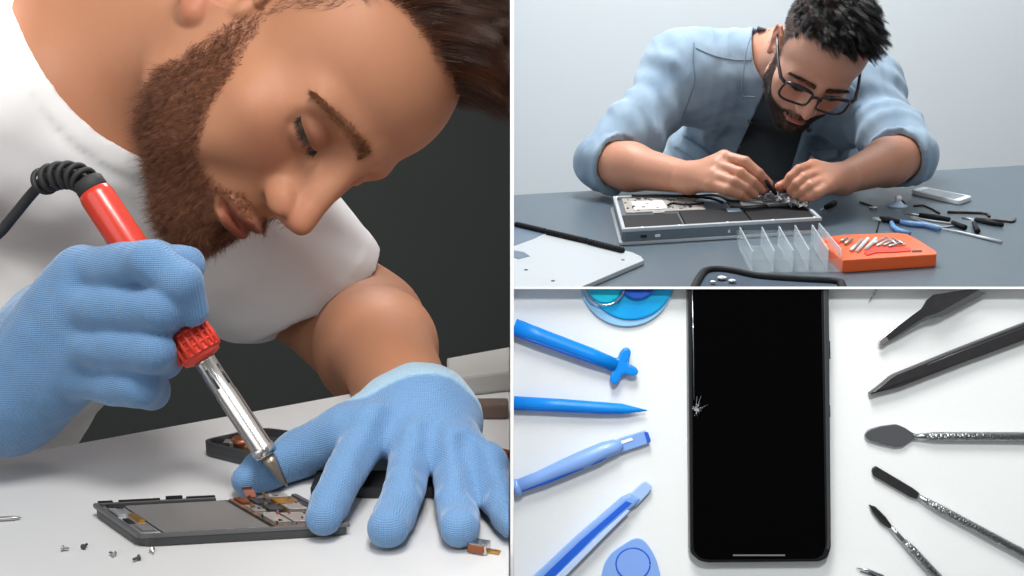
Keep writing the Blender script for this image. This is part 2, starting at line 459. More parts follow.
def lash_brow(parent, M, mt, brow, lid, mt2=None, n_brow=900, n_lash=260, seed=1, both=True, th=.00012):
    """eyebrow and lash hairs along curves in head millimetres; M head to world"""
    rng = np.random.default_rng(seed); out = []
    Mn = np.array(M); sc = 1e-3
    for s in ((1, -1) if both else (1,)):
        c = np.array([list(p) for p in spline([(p[0], p[1], p[2]) for p in brow], 10)]); c[:, 0] *= s
        t = rng.uniform(0, len(c) - 1.01, n_brow); i = t.astype(int); f = (t - i)[:, None]
        u = t / (len(c) - 1)                                     # 0 outer end, 1 inner end
        p = c[i] * (1 - f) + c[i + 1] * f
        w = rng.uniform(-1, 1, n_brow) * np.interp(u, [0, .4, .85, 1], [1.2, 3.4, 4.8, 4])
        p = p + np.stack([0 * w, -w * .25, w], 1)
        d = np.stack([s * np.interp(u, [0, .7, 1], [.9, .7, .1]), np.full(n_brow, .15), np.interp(u, [0, .6, 1], [-.35, .25, .9])], 1) + rng.normal(size=(n_brow, 3)) * .16
        out.append((p, d, rng.uniform(4, 7, n_brow)))
    R = Mn[:3, :3]; t3 = Mn[:3, 3]
    for P_, D, Ln in out: strands('eyebrow', P_ * sc @ R.T + t3, D @ R.T, Ln * sc, th, mt, parent, 3, .12, None, seed)
    out = []
    for s in ((1, -1) if both else (1,)):
        c = np.array([list(p) for p in spline([(p[0], p[1], p[2]) for p in lid], 10)]); c[:, 0] *= s
        t = rng.uniform(0, len(c) - 1.01, n_lash); i = t.astype(int); f = (t - i)[:, None]
        p = c[i] * (1 - f) + c[i + 1] * f
        d = np.stack([s * rng.uniform(0, .5, n_lash), np.full(n_lash, .45), np.full(n_lash, -.9)], 1) + rng.normal(size=(n_lash, 3)) * .12
        out.append((p, d, rng.uniform(4, 7, n_lash)))
    for P_, D, Ln in out: strands('eyelash', P_ * sc @ R.T + t3, D @ R.T, Ln * sc, th * 1.2, mt2 or mt, parent, 3, .1, None, seed + 1)
def fur(v, q, L, mask, n, seed=0):
    """random points on the mesh, thinned by the mask: points, normals, head coordinates"""
    rng = np.random.default_rng(seed); nr = vnormals(v, q)
    mk = mask(L); fm = mk[q].mean(1); fi = np.nonzero(fm > .02)[0]
    a = v[q[fi]]; ar = np.linalg.norm(np.cross(a[:, 2] - a[:, 0], a[:, 3] - a[:, 1]), axis=1) * fm[fi]
    k = rng.choice(len(fi), n, p=ar / ar.sum()); u = rng.uniform(size=(n, 1)); w = rng.uniform(size=(n, 1)); qq = q[fi[k]]
    def it(z): return (z[qq[:, 0]] * (1 - u) + z[qq[:, 1]] * u) * (1 - w) + (z[qq[:, 3]] * (1 - u) + z[qq[:, 2]] * u) * w
    nn = it(nr); return it(v), nn / (np.linalg.norm(nn, axis=1, keepdims=True) + 1e-9), it(L), rng
# ------------------------------------------------------------------ materials
def knit(m, scale=1700):
    nt, b = nodes(m)
    tc = nt.nodes.new('ShaderNodeTexCoord')
    w = nt.nodes.new('ShaderNodeTexWave'); w.inputs['Scale'].default_value = scale / 6.28; w.inputs['Distortion'].default_value = 1.5; w.inputs['Detail'].default_value = 2; w.inputs['Detail Scale'].default_value = 3
    nt.links.new(tc.outputs['Object'], w.inputs['Vector'])
    w2 = nt.nodes.new('ShaderNodeTexWave'); w2.bands_direction = 'Z'; w2.inputs['Scale'].default_value = scale / 5; w2.inputs['Distortion'].default_value = 1.5
    nt.links.new(tc.outputs['Object'], w2.inputs['Vector'])
    ad = nt.nodes.new('ShaderNodeMath'); ad.operation = 'ADD'; nt.links.new(w.outputs['Fac'], ad.inputs[0]); nt.links.new(w2.outputs['Fac'], ad.inputs[1])
    bp = nt.nodes.new('ShaderNodeBump'); bp.inputs['Strength'].default_value = .5; bp.inputs['Distance'].default_value = .0005
    nt.links.new(ad.outputs[0], bp.inputs['Height']); nt.links.new(bp.outputs['Normal'], b.inputs['Normal'])
    return m
M_skin = attr_color(mat('skin', (.6, .4, .3), .54, sss=.12, spec=.32)); add_noise(M_skin, 900, .10, 3, (.35, .13, .08), bump=.25, bump_scale=1400, dist=.0004)
M_hair1 = mat('brown_hair', hexc(80, 48, 32), .30, spec=.6)
M_brow1 = mat('brow_hair', hexc(122, 82, 54), .5)
M_beard1 = mat('beard_hair', hexc(92, 46, 28), .45)
for m_ in ( M_brow1, M_beard1): add_noise(m_, 260, .65, 3, hexc(168, 116, 80))
M_lash = mat('lash_hair', (.02, .012, .008), .5)
M_tee = mat('white_cotton', hexc(238, 238, 238), .85, sheen=.2); add_noise(M_tee, 60, .0, bump=.12, bump_scale=1500, dist=.0005)
M_glove = knit(attr_color(mat('blue_knit', (.2, .4, .8), .7, sheen=.35)))
# ------------------------------------------------------------------ left booth: the man with the soldering iron
w_ = Vector((-1.9084293388456617, -0.9196928534906595, -2.321786295698012))
CR = Matrix((AX, AU, -AF)).transposed()
H1 = T(cam_pt(-.1413, .1554, .8098)) @ (CR @ Matrix.Rotation(w_.length, 3, w_)).to_4x4()
H1i = np.array(H1.inverted()); H1n = np.array(H1)
def loc1(p): p = np.array(p, float); return p @ H1i[:3, :3].T + H1i[:3, 3]
def cw(x, y, d): return np.array(cam_pt(x, y, d))
def pw(px, py, d): return np.array(P(px, py, d))
def zw(px, py, z): return np.array(onz(px, py, z))
man1 = empty('person', T(Vector((-.42, 1.12, 0))), 'man in white t-shirt and blue gloves bending over a white desk with a soldering iron', 'person', world=True)
NB = cw(-.315, .150, .88); SHR = cw(-.385, .125, .81); SHL = pw(252, 244, .965); ELB_L = pw(364, 329, .965); WR_L = pw(422, 421, .650)
WR_R = pw(8, 392, .63); ELB_R = cw(-.51, -.035, .67); PEL = cw(-.68, -.345, 1.12)
def torso(S, inf, W):
    """trunk and shoulders; W maps world points into the sculpt space"""
    mid = (SHR + SHL) / 2
    S.cap(W(SHR), W(SHL), .068 + inf, .056 + inf, .03)
    S.cap(W(NB * .6 + mid * .4), W(SHR), .062 + inf, .066 + inf, .04); S.cap(W(NB * .6 + mid * .4), W(SHL), .062 + inf, .054 + inf, .04)
    a = mid * .75 + PEL * .25; ax = nrm(SHL - SHR) * .075
    S.cap(W(a - ax), W(PEL - ax * .8), .105 + inf, .10 + inf, .05); S.cap(W(a - ax * .1), W(PEL), .090 + inf, .10 + inf, .05)
def arms(S, inf, W, end=True):
    S.cap(W(SHL), W(ELB_L), .050 + inf, .046 + inf, .03)
    m = ELB_L * .72 + WR_L * .28
    S.cap(W(ELB_L), W(m), .045 + inf, .041 + inf, .02)
    if end: S.cap(W(m), W(WR_L), .041 + inf, .0205 + inf, .02)
    S.cap(W(SHR), W(ELB_R), .052 + inf, .046 + inf, .03)
    m = ELB_R * .7 + WR_R * .3
    if end: S.cap(W(ELB_R), W(m), .046, .043, .02); S.cap(W(m), W(WR_R), .043, .0265, .02)
if ONLY in ('', 'L'):
    S = SDF(); head_sdf(S)
    S.cap((0, -.036, -.03), loc1(NB), .058, .080, .03)
    for s in (1, -1): S.cap((s * .055, -.012, -.045), loc1(NB * .9 + SHL * .05 + SHR * .05), .014, .02, .03)      # neck muscle
    torso(S, -.005, loc1); arms(S, 0, loc1)
    fine = np.arange(-.096, .0961, .0014)
    def lines(lo, hi, a, b, h, H):
        mid = np.arange(a, b, h); l = a - np.cumsum(np.minimum(h * 1.15 ** np.arange(1, 400), H)); l = l[l > lo - H][::-1]
        r = mid[-1] + np.cumsum(np.minimum(h * 1.15 ** np.arange(1, 400), H)); r = r[r < hi + H]; return np.concatenate([l, mid, r])
    pts = np.array([loc1(p) for p in (NB, SHR, SHL, ELB_L, WR_L, WR_R, ELB_R, PEL)]); lo = pts.min(0) - .13; hi = pts.max(0) + .13
    gl = [lines(lo[0], hi[0], -.06, .088, .0015, .007), lines(lo[1], hi[1], -.02, .13, .0015, .007), lines(lo[2], hi[2], -.125, .10, .0015, .007)]
    v, q = S.mesh(None, None, gl)
    L = v * 1000; c = skin_paint(L)
    far = np.linalg.norm(v, axis=1) > .17; c[far] = hexc(180, 125, 94)
    vw = v @ H1n[:3, :3].T + H1n[:3, 3]
    e0_, e1_ = onz(-120, 479, DESK), onz(511.4, 364, DESK); ey = e0_.y + (vw[:, 0] - e0_.x) * (e1_.y - e0_.y) / (e1_.x - e0_.x)
    lo_ = (vw[:, 2] < DESK + .0006) & (vw[:, 2] > .69) & (vw[:, 0] > -.16) & (vw[:, 1] < ey + .004); vw[lo_, 2] = DESK + .0006      # the forearm rests on the desk
    np_mesh('body', vw, q, M_skin, man1, c)
    nearm = np.abs(v[:, 1] - .0) < .2
    # beard: short curly hairs, longest at the chin
    p, n, l, rng = fur(v, q, L, lambda l: beard_mask(l) * (np.linalg.norm(l - np.array([0, 30, -40]), axis=1) < 112), 30000, 2)
    ln = np.interp(l[:, 2], [-125, -100, -70, -45, -10], [.008, .009, .006, .005, .003]) * np.interp(l[:, 1], [15, 60, 95, 110], [1, .9, .75, .6]) * rng.uniform(.6, 1.15, len(p))
    mus = (l[:, 1] > 82) & (l[:, 2] > -74); side = np.sign(l[:, 0])
    dn = np.stack([side * .1, np.full(len(p), .25), np.full(len(p), -.95)], 1); dn[mus] = np.stack([side[mus] * .75, 0 * side[mus] + .1, 0 * side[mus] - .6], 1)
    sw = nz(l, .09, 8)[:, None] * np.array([.2, .5, .1]); d = n * .42 + dn * .7 + sw * 1.3 + rng.normal(size=p.shape) * .34
    R = H1n[:3, :3]; tw = lambda a: a @ R.T + H1n[:3, 3]
    strands('beard', tw(p), d @ R.T, ln, .00011, M_beard1, man1, 5, .45, (dn * (ln * .35)[:, None]) @ R.T, 3, clump=(3500, .35))
    # head hair: short at the sides, long and swept forward on top
    p, n, l, rng = fur(v, q, L, lambda l: hair_mask(l) * (l[:, 2] > 58) * (np.linalg.norm(l, axis=1) < 150), 22000, 4)
    t = sstep(60, 92, l[:, 2]); ln = (.014 + .030 * t) * rng.uniform(.7, 1.1, len(p))
    wv = nz(l * np.array([1.8, .5, .5]), .10, 9)[:, None]; ph = nz(l, .2, 11)[:, None]
    d = n * (.9 + .2 * ph) + np.array([-.2, .10, .25]) + wv * np.array([.6, .3, 0]) + rng.normal(size=p.shape) * .07
    bend = (np.array([-.35, .25, -.1]) + wv * np.array([.8, .5, 0]))
    strands('hair', tw(p - n * .001), d @ R.T, ln, .00013, M_hair1, man1, 7, .05, (bend * (ln * .75)[:, None]) @ R.T, 5, xmax=-.0012, clump=(420, .8))
    p, n, l, rng = fur(v, q, L, lambda l: hair_mask(l) * (l[:, 2] <= 64) * (np.linalg.norm(l, axis=1) < 150), 12000, 6)
    ln = np.interp(l[:, 2], [-20, 20, 60], [.004, .005, .014]) * rng.uniform(.7, 1.1, len(p))
    d = n * .35 + np.array([0, -.1, -.7]) + rng.normal(size=p.shape) * .15
    strands('side_hair', tw(p), d @ R.T, ln, .00010, M_hair1, man1, 3, .1, None, 7)
    lash_brow(man1, H1, M_brow1, both=False, brow=[(56, 74, 10), (48, 84.5, 14), (32, 93, 17.5), (17, 98, 17.5), (9, 100, 16)], lid=[(49, 80.5, -3.5), (46, 83.5, -5), (40, 87.5, -6.5), (30, 91.5, -8), (22, 90, -7.5)], mt2=M_lash)
    # t-shirt
    S = SDF(); I = lambda p: np.array(p, float)
    S.cap(SHL, SHL * .40 + ELB_L * .60, .060, .0600); S.cap(SHR, ELB_R * .6 + SHR * .4, .064, .060)
    hl = pw(304, 281, .965); hn = nrm(pw(341, 346, 1.0) - hl); hr = SHR * .45 + ELB_R * .55; hrn = nrm(ELB_R - SHR)
    def hems(x, d):
        for h_, n_ in ((hl, hn), (hr, hrn)):
            a = (x - h_) @ n_; near = np.sqrt(((x - h_) ** 2).sum(-1)) < .13; d = np.where(near, np.maximum(d - .0015 * (a > -.016), a), d)
        return d
    S._add('*', 0, (0, 0, 0), 9, hems)
    S.cap(hl - hn * .002, ELB_L + hn * .05, .0535, .053, .001, '-'); S.cap(hr - hrn * .004, ELB_R + hrn * .05, .0535, .053, .001, '-')
    torso(S, .012, I)
    CC = pw(188, 0, .83); CRAD = .114
    def finish(x, d):
        r = np.sqrt(((x - CC) ** 2).sum(-1)) - CRAD
        f = .0026 * nz(x, 38, 21) + .0015 * nz(x * np.array([1, .4, 1.6]), 90, 22)
        f = f + .0035 * np.sin(((x - SHL) @ np.array([.5, .3, .8])) * 95 + 2 * nz(x, 14, 5)) * np.exp(-(((x - SHL) ** 2).sum(-1)) / .012)
        d = d + f * sstep(.0, .03, r) - .0022 * sstep(.0165, .0145, r) * (r > .0) + .0016 * np.exp(-((r - .0185) / .002) ** 2)
        return np.maximum(d, -r)
    S._add('*', 0, (0, 0, 0), 9, finish)
    S.cap(tw(np.array([0, -.036, -.03])), NB, .060, .082, .004, '-')
    pts = np.array([NB, SHR, SHL, PEL]); lo = pts.min(0) - .14; hi = pts.max(0) + .14
    v2, q2 = S.mesh(lo, hi, .003)
    np_mesh('t_shirt', v2, q2, M_tee, man1, relax=3)
    # gloves
    def glove(name, fingers, thumb, palm, wrist, wdir, clip=None, extra=(), lat=(1, 0, 0), knuckles=False, h=.0012, clen=.04, cst=.02):
        S = SDF()
        for f in palm: S.cap(*f, .016)
        for pts, rs in fingers:
            for i in range(len(pts) - 1): S.cap(pts[i], pts[i + 1], rs[i], rs[i + 1], .0035 if i == 0 else .002)
        for i in range(len(thumb[0]) - 1): S.cap(thumb[0][i], thumb[0][i + 1], thumb[1][i], thumb[1][i + 1], .008 if i == 0 else .004)
        for e in extra: S.cap(*e, .012)
        upv = np.array([0, -.25, .97])
        if knuckles:
            for f, rs in fingers: S.ell(f[0] + upv * .0035, (.0125, .0125, .0115), None, .006)
            for (f, _), (g, _) in zip(fingers[:-1], fingers[1:]):
                m0 = (f[0] + g[0]) / 2 + upv * .0155; m1 = (f[1] + g[1]) / 2 + upv * .008
                S.cap(m0, m1, .0030, .0045, .007, '-')
        wd = nrm(wdir); sd = nrm(np.cross(wd, np.cross(lat, wd))) * .0075
        S.cap(wrist - sd, wrist + wd * .05 - sd, .0225, .026, .014); S.cap(wrist + sd, wrist + wd * .05 + sd, .0225, .026, .014)
        def fin(x, d):
            a = (x - wrist) @ wd
            d = d + .0004 * nz(x, 260, 31) + .0011 * nz(x, 95, 33) - np.where((a > cst) & (a < .09), .0007, 0) * 1.0
            d = np.maximum(d, a - clen)
            if clip is not None: d = np.maximum(d, x[..., 0] - clip)
            return d
        S._add('*', 0, (0, 0, 0), 9, fin)
        allp = np.array([p for f in fingers for p in f[0]] + list(thumb[0]) + [wrist + wd * .05]); lo = allp.min(0) - .045; hi = allp.max(0) + .045
        v, q = S.mesh(lo, hi, h)
        if clip is not None: v[:, 2] = np.maximum(v[:, 2], DESK + .0002)
        a = (v - wrist) @ wd
        c = np.tile(hexc(98, 138, 180), (len(v), 1)); w = sstep(cst - .001, cst + .002, a)[:, None]; c = c * (1 - w) + np.array(hexc(152, 184, 204)) * w
        return np_mesh(name, v, q, M_glove, man1, c, relax=1)
    def tipz(px, py, r): return zw(px, py, DESK + r)
    fl = [([pw(373, 430, .618), pw(346, 472, .588), pw(331, 505, .568), tipz(325, 518, 0.0101)], [.0118, .0104, .0098, .0092]),
          ([pw(413, 446, .612), pw(404, 488, .582), pw(394, 515, .564), tipz(388, 528, 0.0101)], [.0118, .0105, .0098, .0092]),
          ([pw(452, 456, .607), pw(457, 500, .578), pw(458, 518, .566), tipz(458, 527, 0.0096)], [.0112, .0102, .0096, .0090]),
          ([pw(482, 470, .602), pw(500, 499, .578), pw(511, 515, .567), tipz(518, 524, 0.0091)], [.0100, .0092, .0088, .0082])]
    th = ([pw(385, 420, .655), zw(346, 432, DESK + .026), zw(300, 454, DESK + .013), zw(264, 471, DESK + .0105), zw(247, 480, DESK + .0085)], [.017, .0140, .0118, .0100, .0072])
    pl = [(WR_L, pw(373, 430, .618), .0185, .0120), (WR_L, pw(413, 446, .612), .020, .0122), (WR_L, pw(452, 456, .607), .020, .0115), (WR_L, pw(482, 470, .602), .018, .0102)]
    glove('glove', fl, th, pl, WR_L, ELB_L - WR_L, knuckles=True, clip=-.0012, clen=.017, cst=-.010)
    fr = [([pw(84, 272, .603), pw(150, 262, .581), pw(180, 282, .579), pw(190, 309, .588)], [.0124, .0112, .0106, .0096]),
          ([pw(84, 308, .598), pw(160, 309, .580), pw(172, 320, .598), pw(150, 332, .622)], [.0122, .0112, .0105, .0095]),
          ([pw(86, 346, .600), pw(152, 350, .583), pw(163, 358, .602), pw(135, 362, .625)], [.0118, .0108, .0100, .009]),
          ([pw(84, 380, .606), pw(140, 387, .592), pw(150, 391, .608), pw(122, 388, .628)], [.0110, .0100, .0095, .0085])]
    th = ([pw(50, 315, .645), pw(110, 285, .640), pw(155, 264, .622), pw(186, 266, .6115)], [.018, .0150, .0120, .0098])
    pl = [(WR_R, pw(82, 275, .606), .026, .0145), (WR_R, pw(78, 310, .606), .026, .0150), (WR_R, pw(76, 346, .608), .026, .0150), (WR_R, pw(76, 376, .612), .025, .0135)]
    ex = [(pw(40, 335, .635), pw(80, 300, .63), .022, .018), (pw(50, 370, .63), pw(105, 350, .62), .02, .016)]
    glove('glove', fr, th, pl, WR_R, ELB_R - WR_R, extra=ex)
    def legs1(parent, hip, side, fwd, m, name='trousers'):
        S = SDF(); f = np.array([hip[0], hip[1], 0.])
        S.cap(hip - side * .09, hip + side * .09, .115, .115); z = np.array([0, 0, 1.])
        for s_ in (-1, 1):
            k_ = f + side * .11 * s_ + fwd * .10 + z * .42; a_ = f + side * .12 * s_ + fwd * .0 + z * .06
            S.cap(hip + side * .09 * s_, k_, .095, .065, .04); S.cap(k_, a_, .062, .045, .02); S.cap(a_ - z * .012, a_ + fwd * .13 - z * .018, .045, .038, .02)
        v, q = S.mesh(np.array([hip[0] - .45, hip[1] - .45, -.02]), np.array([hip[0] + .45, hip[1] + .45, hip[2] + .2]), .012)
        v[:, 2] = np.maximum(v[:, 2], .002); np_mesh(name, v, q, m, parent, relax=1)
    legs1(man1, PEL + np.array([0, 0, -.02]), nrm((SHL - SHR) * [1, 1, 0]), np.array([-.1, .1, 0]), mat('dark_trousers', (.03, .035, .05), .9))
# ------------------------------------------------------------------ left booth: desk, iron, phones
M_white = mat('white_laminate', hexc(196, 196, 196), .4, spec=.4); add_noise(M_white, 8, .04)
M_part = mat('white_paint', hexc(250, 250, 250), .6)
M_back = mat('dark_grey_paint', hexc(76, 80, 78), .8); add_noise(M_back, 3, .15)
M_red = mat('red_plastic', hexc(204, 52, 34), .32, coat=.3); add_noise(M_red, 120, .0, bump=.15, bump_scale=300, dist=.0003)
M_red2 = mat('red_rubber', hexc(222, 66, 46), .55)
M_blk = mat('black_plastic', (.012, .012, .014), .4)
M_blkr = mat('black_rubber', (.02, .02, .022), .65)
M_steel = mat('steel', (.62, .60, .58), .24, 1.0)
M_steel2 = mat('brushed_steel', (.55, .54, .53), .38, 1.0); add_noise(M_steel2, 300, .25, stretch=(1, 1, 12))
M_tip = mat('tinned_tip', (.38, .33, .28), .35, 1.0)
M_pcb = mat('board', hexc(58, 54, 50), .5); add_noise(M_pcb, 400, .6, 2, hexc(150, 110, 80))
M_copper = mat('copper', hexc(150, 92, 66), .4, .8)
M_gold = mat('gold', hexc(200, 150, 80), .35, .9)
M_shield = mat('tin_shield', (.66, .66, .64), .35, .9)
M_dark = mat('dark_metal', (.075, .077, .08), .4, .6)
M_plate = mat('grey_screen_back', hexc(128, 126, 124), .38, .35); add_noise(M_plate, 30, .15)
M_flex = mat('orange_film', hexc(130, 66, 40), .4)
if ONLY in ('', 'L'):
    b = MB()
    e = [onz(-120, 479, DESK), onz(511.4, 364, DESK)]; e[1].x = -.0012
    m_ = MB(); pts = [(-.9, .36), (-.0012, .36), (-.0012, e[1].y), (e[0].x, e[0].y), (-.9, e[0].y - .03)]
    m_.prism(pts, DESK - .025, DESK, .0015); desk = empty('desk', T(Vector((-.45, .6, 0))), 'white desk with the taken-apart phone and gloved hands on it', 'desk', world=True)
    m_.build('desk_top', M_white, desk)
    for p in ((-.86, .40), (-.05, .40), (-.86, .60), (-.05, .72)):
        l_ = MB(); l_.box((p[0], p[1], (DESK - .025) / 2), (.04, .04, DESK - .025), .003); l_.build('leg', M_steel2, desk)
    # soldering iron
    A_ = P(93, 190, .600); Bt = onz(287, 486, DESK + .0088); ax = (Bt - A_); Ln = ax.length; ax.normalize(); k = Ln / .178
    iron = empty('soldering_iron', T(A_), 'soldering iron with orange-red handle and steel barrel held in the gloved right hand', 'soldering iron', world=True)
    h = MB(); h.lathe([(0, .0068), (.001, .0080), (.004, .0086), (.05, .0090), (.50 * Ln, .0086)], A_, ax, 32)
    h.build('handle', M_red, iron)
    g = MB()
    t0 = .474 * Ln; te = .90 * Ln
    g.lathe([(t0 - .002, .0082), (t0, .0100), (t0 + .013, .0106), (t0 + .0165, .0096), (t0 + .0175, .0070)], A_, ax, 32)
    up = V(0, 0, 1); a1 = (up - ax * up.dot(ax)).normalized(); a2 = ax.cross(a1)
    for j in range(18):
        an = 2 * pi * j / 18; dr = a1 * cos(an) + a2 * sin(an)
        g.tube([A_ + ax * (t0 + .0005) + dr * .0103, A_ + ax * (t0 + .007) + dr * .0110, A_ + ax * (t0 + .014) + dr * .0109], .0011, 6)
    for u in (.002, .006, .010, .014):
        pr = [A_ + ax * (t0 + u) + (a1 * cos(q) + a2 * sin(q)) * .0106 for q in np.linspace(0, 2 * pi, 33)]
        g.tube(pr, .0008, 6, False)
    g.build('grip_ring', M_red2, iron)
    br = MB(); t1 = t0 + .0172
    br.lathe([(t1, .0056), (t1 + .002, .0053), (t1 + .020, .0053), (t1 + .0205, .0056), (te - .006, .0056), (te - .0055, .0061), (te - .001, .0061), (te, .0045)], A_, ax, 32)
    bar = br.build('barrel', M_steel, iron)
    sl = MB()
    vd = (CAM - A_).normalized(); vd = (vd - ax * vd.dot(ax)).normalized(); sd = ax.cross(vd)
    for q in (-.9, .35, 1.7):
        dr = vd * cos(q) + sd * sin(q)
        sl.tube([A_ + ax * (t1 + .006) + dr * .00505, A_ + ax * (t1 + .017) + dr * .00505], .0009, 8)
    sl.build('vent_slot', M_dark, bar)
    sc_ = MB(); t2 = te - .0035; dr = vd * cos(.5) + sd * sin(.5)
    sc_.lathe([(0, .0022), (.0022, .0022), (.0028, .0016)], A_ + ax * t2 + dr * .0055, dr, 16)
    sc_.box(A_ + ax * t2 + dr * .0084, (.0006, .003, .0006)); sc_.build('set_screw', M_steel2, bar)
    tp = MB(); t3 = te; tp.lathe([(t3, .0034), (t3 + .004, .0034), (Ln - .002, .0011), (Ln, .0005)], A_, ax, 20)
    tp.build('tip', M_tip, iron)
    # ribbed strain relief and cable
    c_ = spline([A_ + ax * .002, P(88, 184, .600), P(78, 177, .602), P(64, 175, .606), P(50, 178, .610), P(41, 184, .614)], 10)
    sr = MB(); sr.lathe([(-.006, .0068), (-.005, .0076), (0, .0078), (.001, .0072)], A_, ax, 24); sr.tube(c_[8:], .0033, 12)
    for i in range(9, len(c_) - 1, 6):
        t = (c_[i + 1] - c_[i - 1]).normalized(); n1 = t.cross(V(0, 1, 0)).normalized(); n2 = t.cross(n1)
        sr.tube([c_[i] + (n1 * cos(q) + n2 * sin(q)) * .0060 + t * (.0009 * sin(q)) for q in np.linspace(0, 2 * pi, 25)], .0015, 7, False)
    sr.build('strain_relief', M_blkr, iron)
    cb = spline([P(44, 181, .613), P(30, 196, .618), P(12, 218, .622), P(-4, 236, .625), P(-40, 262, .63), P(-90, 290, .66)], 8)
    cbm = MB(); cbm.tube(cb, .0028, 10); cbm.build('cable', M_blkr, iron)
    # the taken-apart phone: corners read on the desk
    def opened(name, c4, zt, zb, label):
        """c4 corners: near-left, near-right, far-right, far-left as world points on the desk"""
        o = (c4[0] + c4[1] + c4[2] + c4[3]) / 4; r = empty(name, T(o), label, 'phone', world=True); return r
    zt = DESK + .0075
    n0, n1, f1, f0 = [onz(*p, DESK + .004) for p in ((138, 540), (352, 528), (305, 478), (92, 508))]
    PL = (n1 - n0).length; u = (n1 - n0) / PL; wv_ = (f0 - n0) - u * (f0 - n0).dot(u); f0 = n0 + wv_ + u * ((f0 - n0).dot(u) * 1.0)
    shear = (f0 - n0)
    def ph(a, b_, z=0): return n0 + u * (a * PL) + shear * b_ + V(0, 0, DESK + z - n0.z)
    phone = empty('phone', T(ph(.5, .5, 0)), 'taken-apart phone, its board under the soldering tip', 'phone', world=True)
    def quad(a0, a1, b0, b1, z0, z1, m, name, par=phone, bev=.0004, rc=0.0):
        q = MB(); pp = [ph(a0, b0), ph(a1, b0), ph(a1, b1), ph(a0, b1)]; pp = [(p.x, p.y) for p in pp]
        if rc: pp = arc_poly(pp, rc, 5)
        q.prism(pp, DESK + z0, DESK + z1, bev); return q.build(name, m, par)
    quad(0, 1, 0, 1, .0003, .0048, M_dark, 'body_frame', bev=.001, rc=.007)
    pb = MB()
    for a0, a1, b0, b1 in ((0.01, .99, .0, .03), (.01, .60, .97, 1.0), (0, .025, .03, .97), (.975, 1.0, .03, .97)):
        pp = [ph(a0, b0), ph(a1, b0), ph(a1, b1), ph(a0, b1)]; pb.prism([(p.x, p.y) for p in pp], DESK + .0045, DESK + .0066, .0003)
    pb.build('rim', mat('grey_metal', (.16, .16, .165), .4, .6), phone)
    quad(.14, .635, .07, .93, .0048, .0056, M_plate, 'screen_plate', rc=.002)
    quad(.03, .13, .10, .94, .0048, .0056, M_shield, 'earpiece_plate')
    for a0, a1, b0, b1, z, m in ((.035, .075, .58, .80, .0070, M_shield), (.05, .11, .12, .30, .0068, M_plate), (.09, .12, .38, .60, .0072, M_gold), (.04, .07, .36, .5, .0065, M_blk), (.05, .12, .84, .92, .0071, M_blk)):
        quad(a0, a1, b0, b1, .0054, z, m, 'camera_module' if m is M_gold else 'connector')
    for i in range(9):
        quad(.16 + i * .052, .20 + i * .052, .045, .062, .0050, .0061, M_shield if i % 2 else M_plate, 'clip')
    pcb = quad(.655, .965, .05, .95, .0048, .0060, M_pcb, 'circuit_board', rc=.001)
    rg = random.Random(4)
    chips = [(.665, .74, .10, .40, .0075, M_shield), (.75, .85, .08, .34, .0078, M_shield), (.86, .95, .10, .30, .0075, M_plate), (.665, .72, .48, .66, .0072, M_shield), (.735, .80, .45, .60, .0078, M_dark),
             (.815, .90, .40, .56, .0085, M_shield), (.73, .80, .68, .84, .0076, M_dark), (.82, .90, .62, .78, .0080, M_gold), (.67, .71, .74, .90, .0074, M_copper), (.91, .955, .4, .7, .0072, M_dark), (.83, .93, .83, .93, .0078, M_shield)]
    for a0, a1, b0, b1, z, m in chips: quad(a0, a1, b0, b1, .0058, z, m, 'chip', bev=.0002)
    for i in range(60):
        a, c = rg.uniform(.66, .95), rg.uniform(.07, .93); s_ = rg.uniform(.006, .014)
        quad(a, a + s_, c, c + s_ * 2, .0058, .0060 + rg.uniform(.0008, .0026), rg.choice([M_gold, M_blk, M_copper, M_shield]), 'component', bev=0)
    fx = MB(); c0 = [ph(.74, .93, .0062), ph(.74, .97, .0085), ph(.735, 1.0, .0100), ph(.73, .97, .0110)]
    for i in range(3):
        a, c = c0[i], c0[i + 1]; fx.add([a, a + u * .005, c + u * .005, c, a + V(0, 0, .0004), a + u * .005 + V(0, 0, .0004), c + u * .005 + V(0, 0, .0004), c + V(0, 0, .0004)], [[0, 1, 2, 3], [7, 6, 5, 4], [0, 4, 5, 1], [2, 6, 7, 3], [1, 5, 6, 2], [0, 3, 7, 4]])
    fx.build('flex_cable', M_flex, phone)
    fb = MB()
    for a0, a1 in ((.03, .10), (.13, .33), (.36, .44), (.46, .60)):
        pp = [ph(a0, .985), ph(a1, .985), ph(a1, 1.0), ph(a0, 1.0)]; fb.prism([(p.x, p.y) for p in pp], DESK + .006, DESK + .0076 + (.0008 if a0 == .36 else 0), .0002)
    fb.build('edge_bracket', M_blk, phone)
    # second phone shell behind
    pts2 = [onz(*p, DESK) for p in ((200, 455), (275, 474), (345, 452), (262, 441))]
    q0 = sum(pts2, Vector()) / 4
    sh = empty('phone', T(q0), 'black opened phone shell lying behind the soldering iron', 'phone', world=True)
    pc = arc_poly([(p.x, p.y) for p in pts2], .008, 6)
    mb = MB(); mb.prism(pc, DESK + .0002, DESK + .004, .001); mb.build('back_shell', M_dark, sh)
    def inset(pl, f, c): return [(c.x + (x - c.x) * f, c.y + (y - c.y) * f) for x, y in pl]
    mb = MB(); out = pc; inn = inset(pc, .93, q0); n_ = len(out)
    vs_ = [(x, y, z) for z in (DESK + .0038, DESK + .0085) for x, y in out] + [(x, y, z) for z in (DESK + .0038, DESK + .0085) for x, y in inn]
    fs_ = []
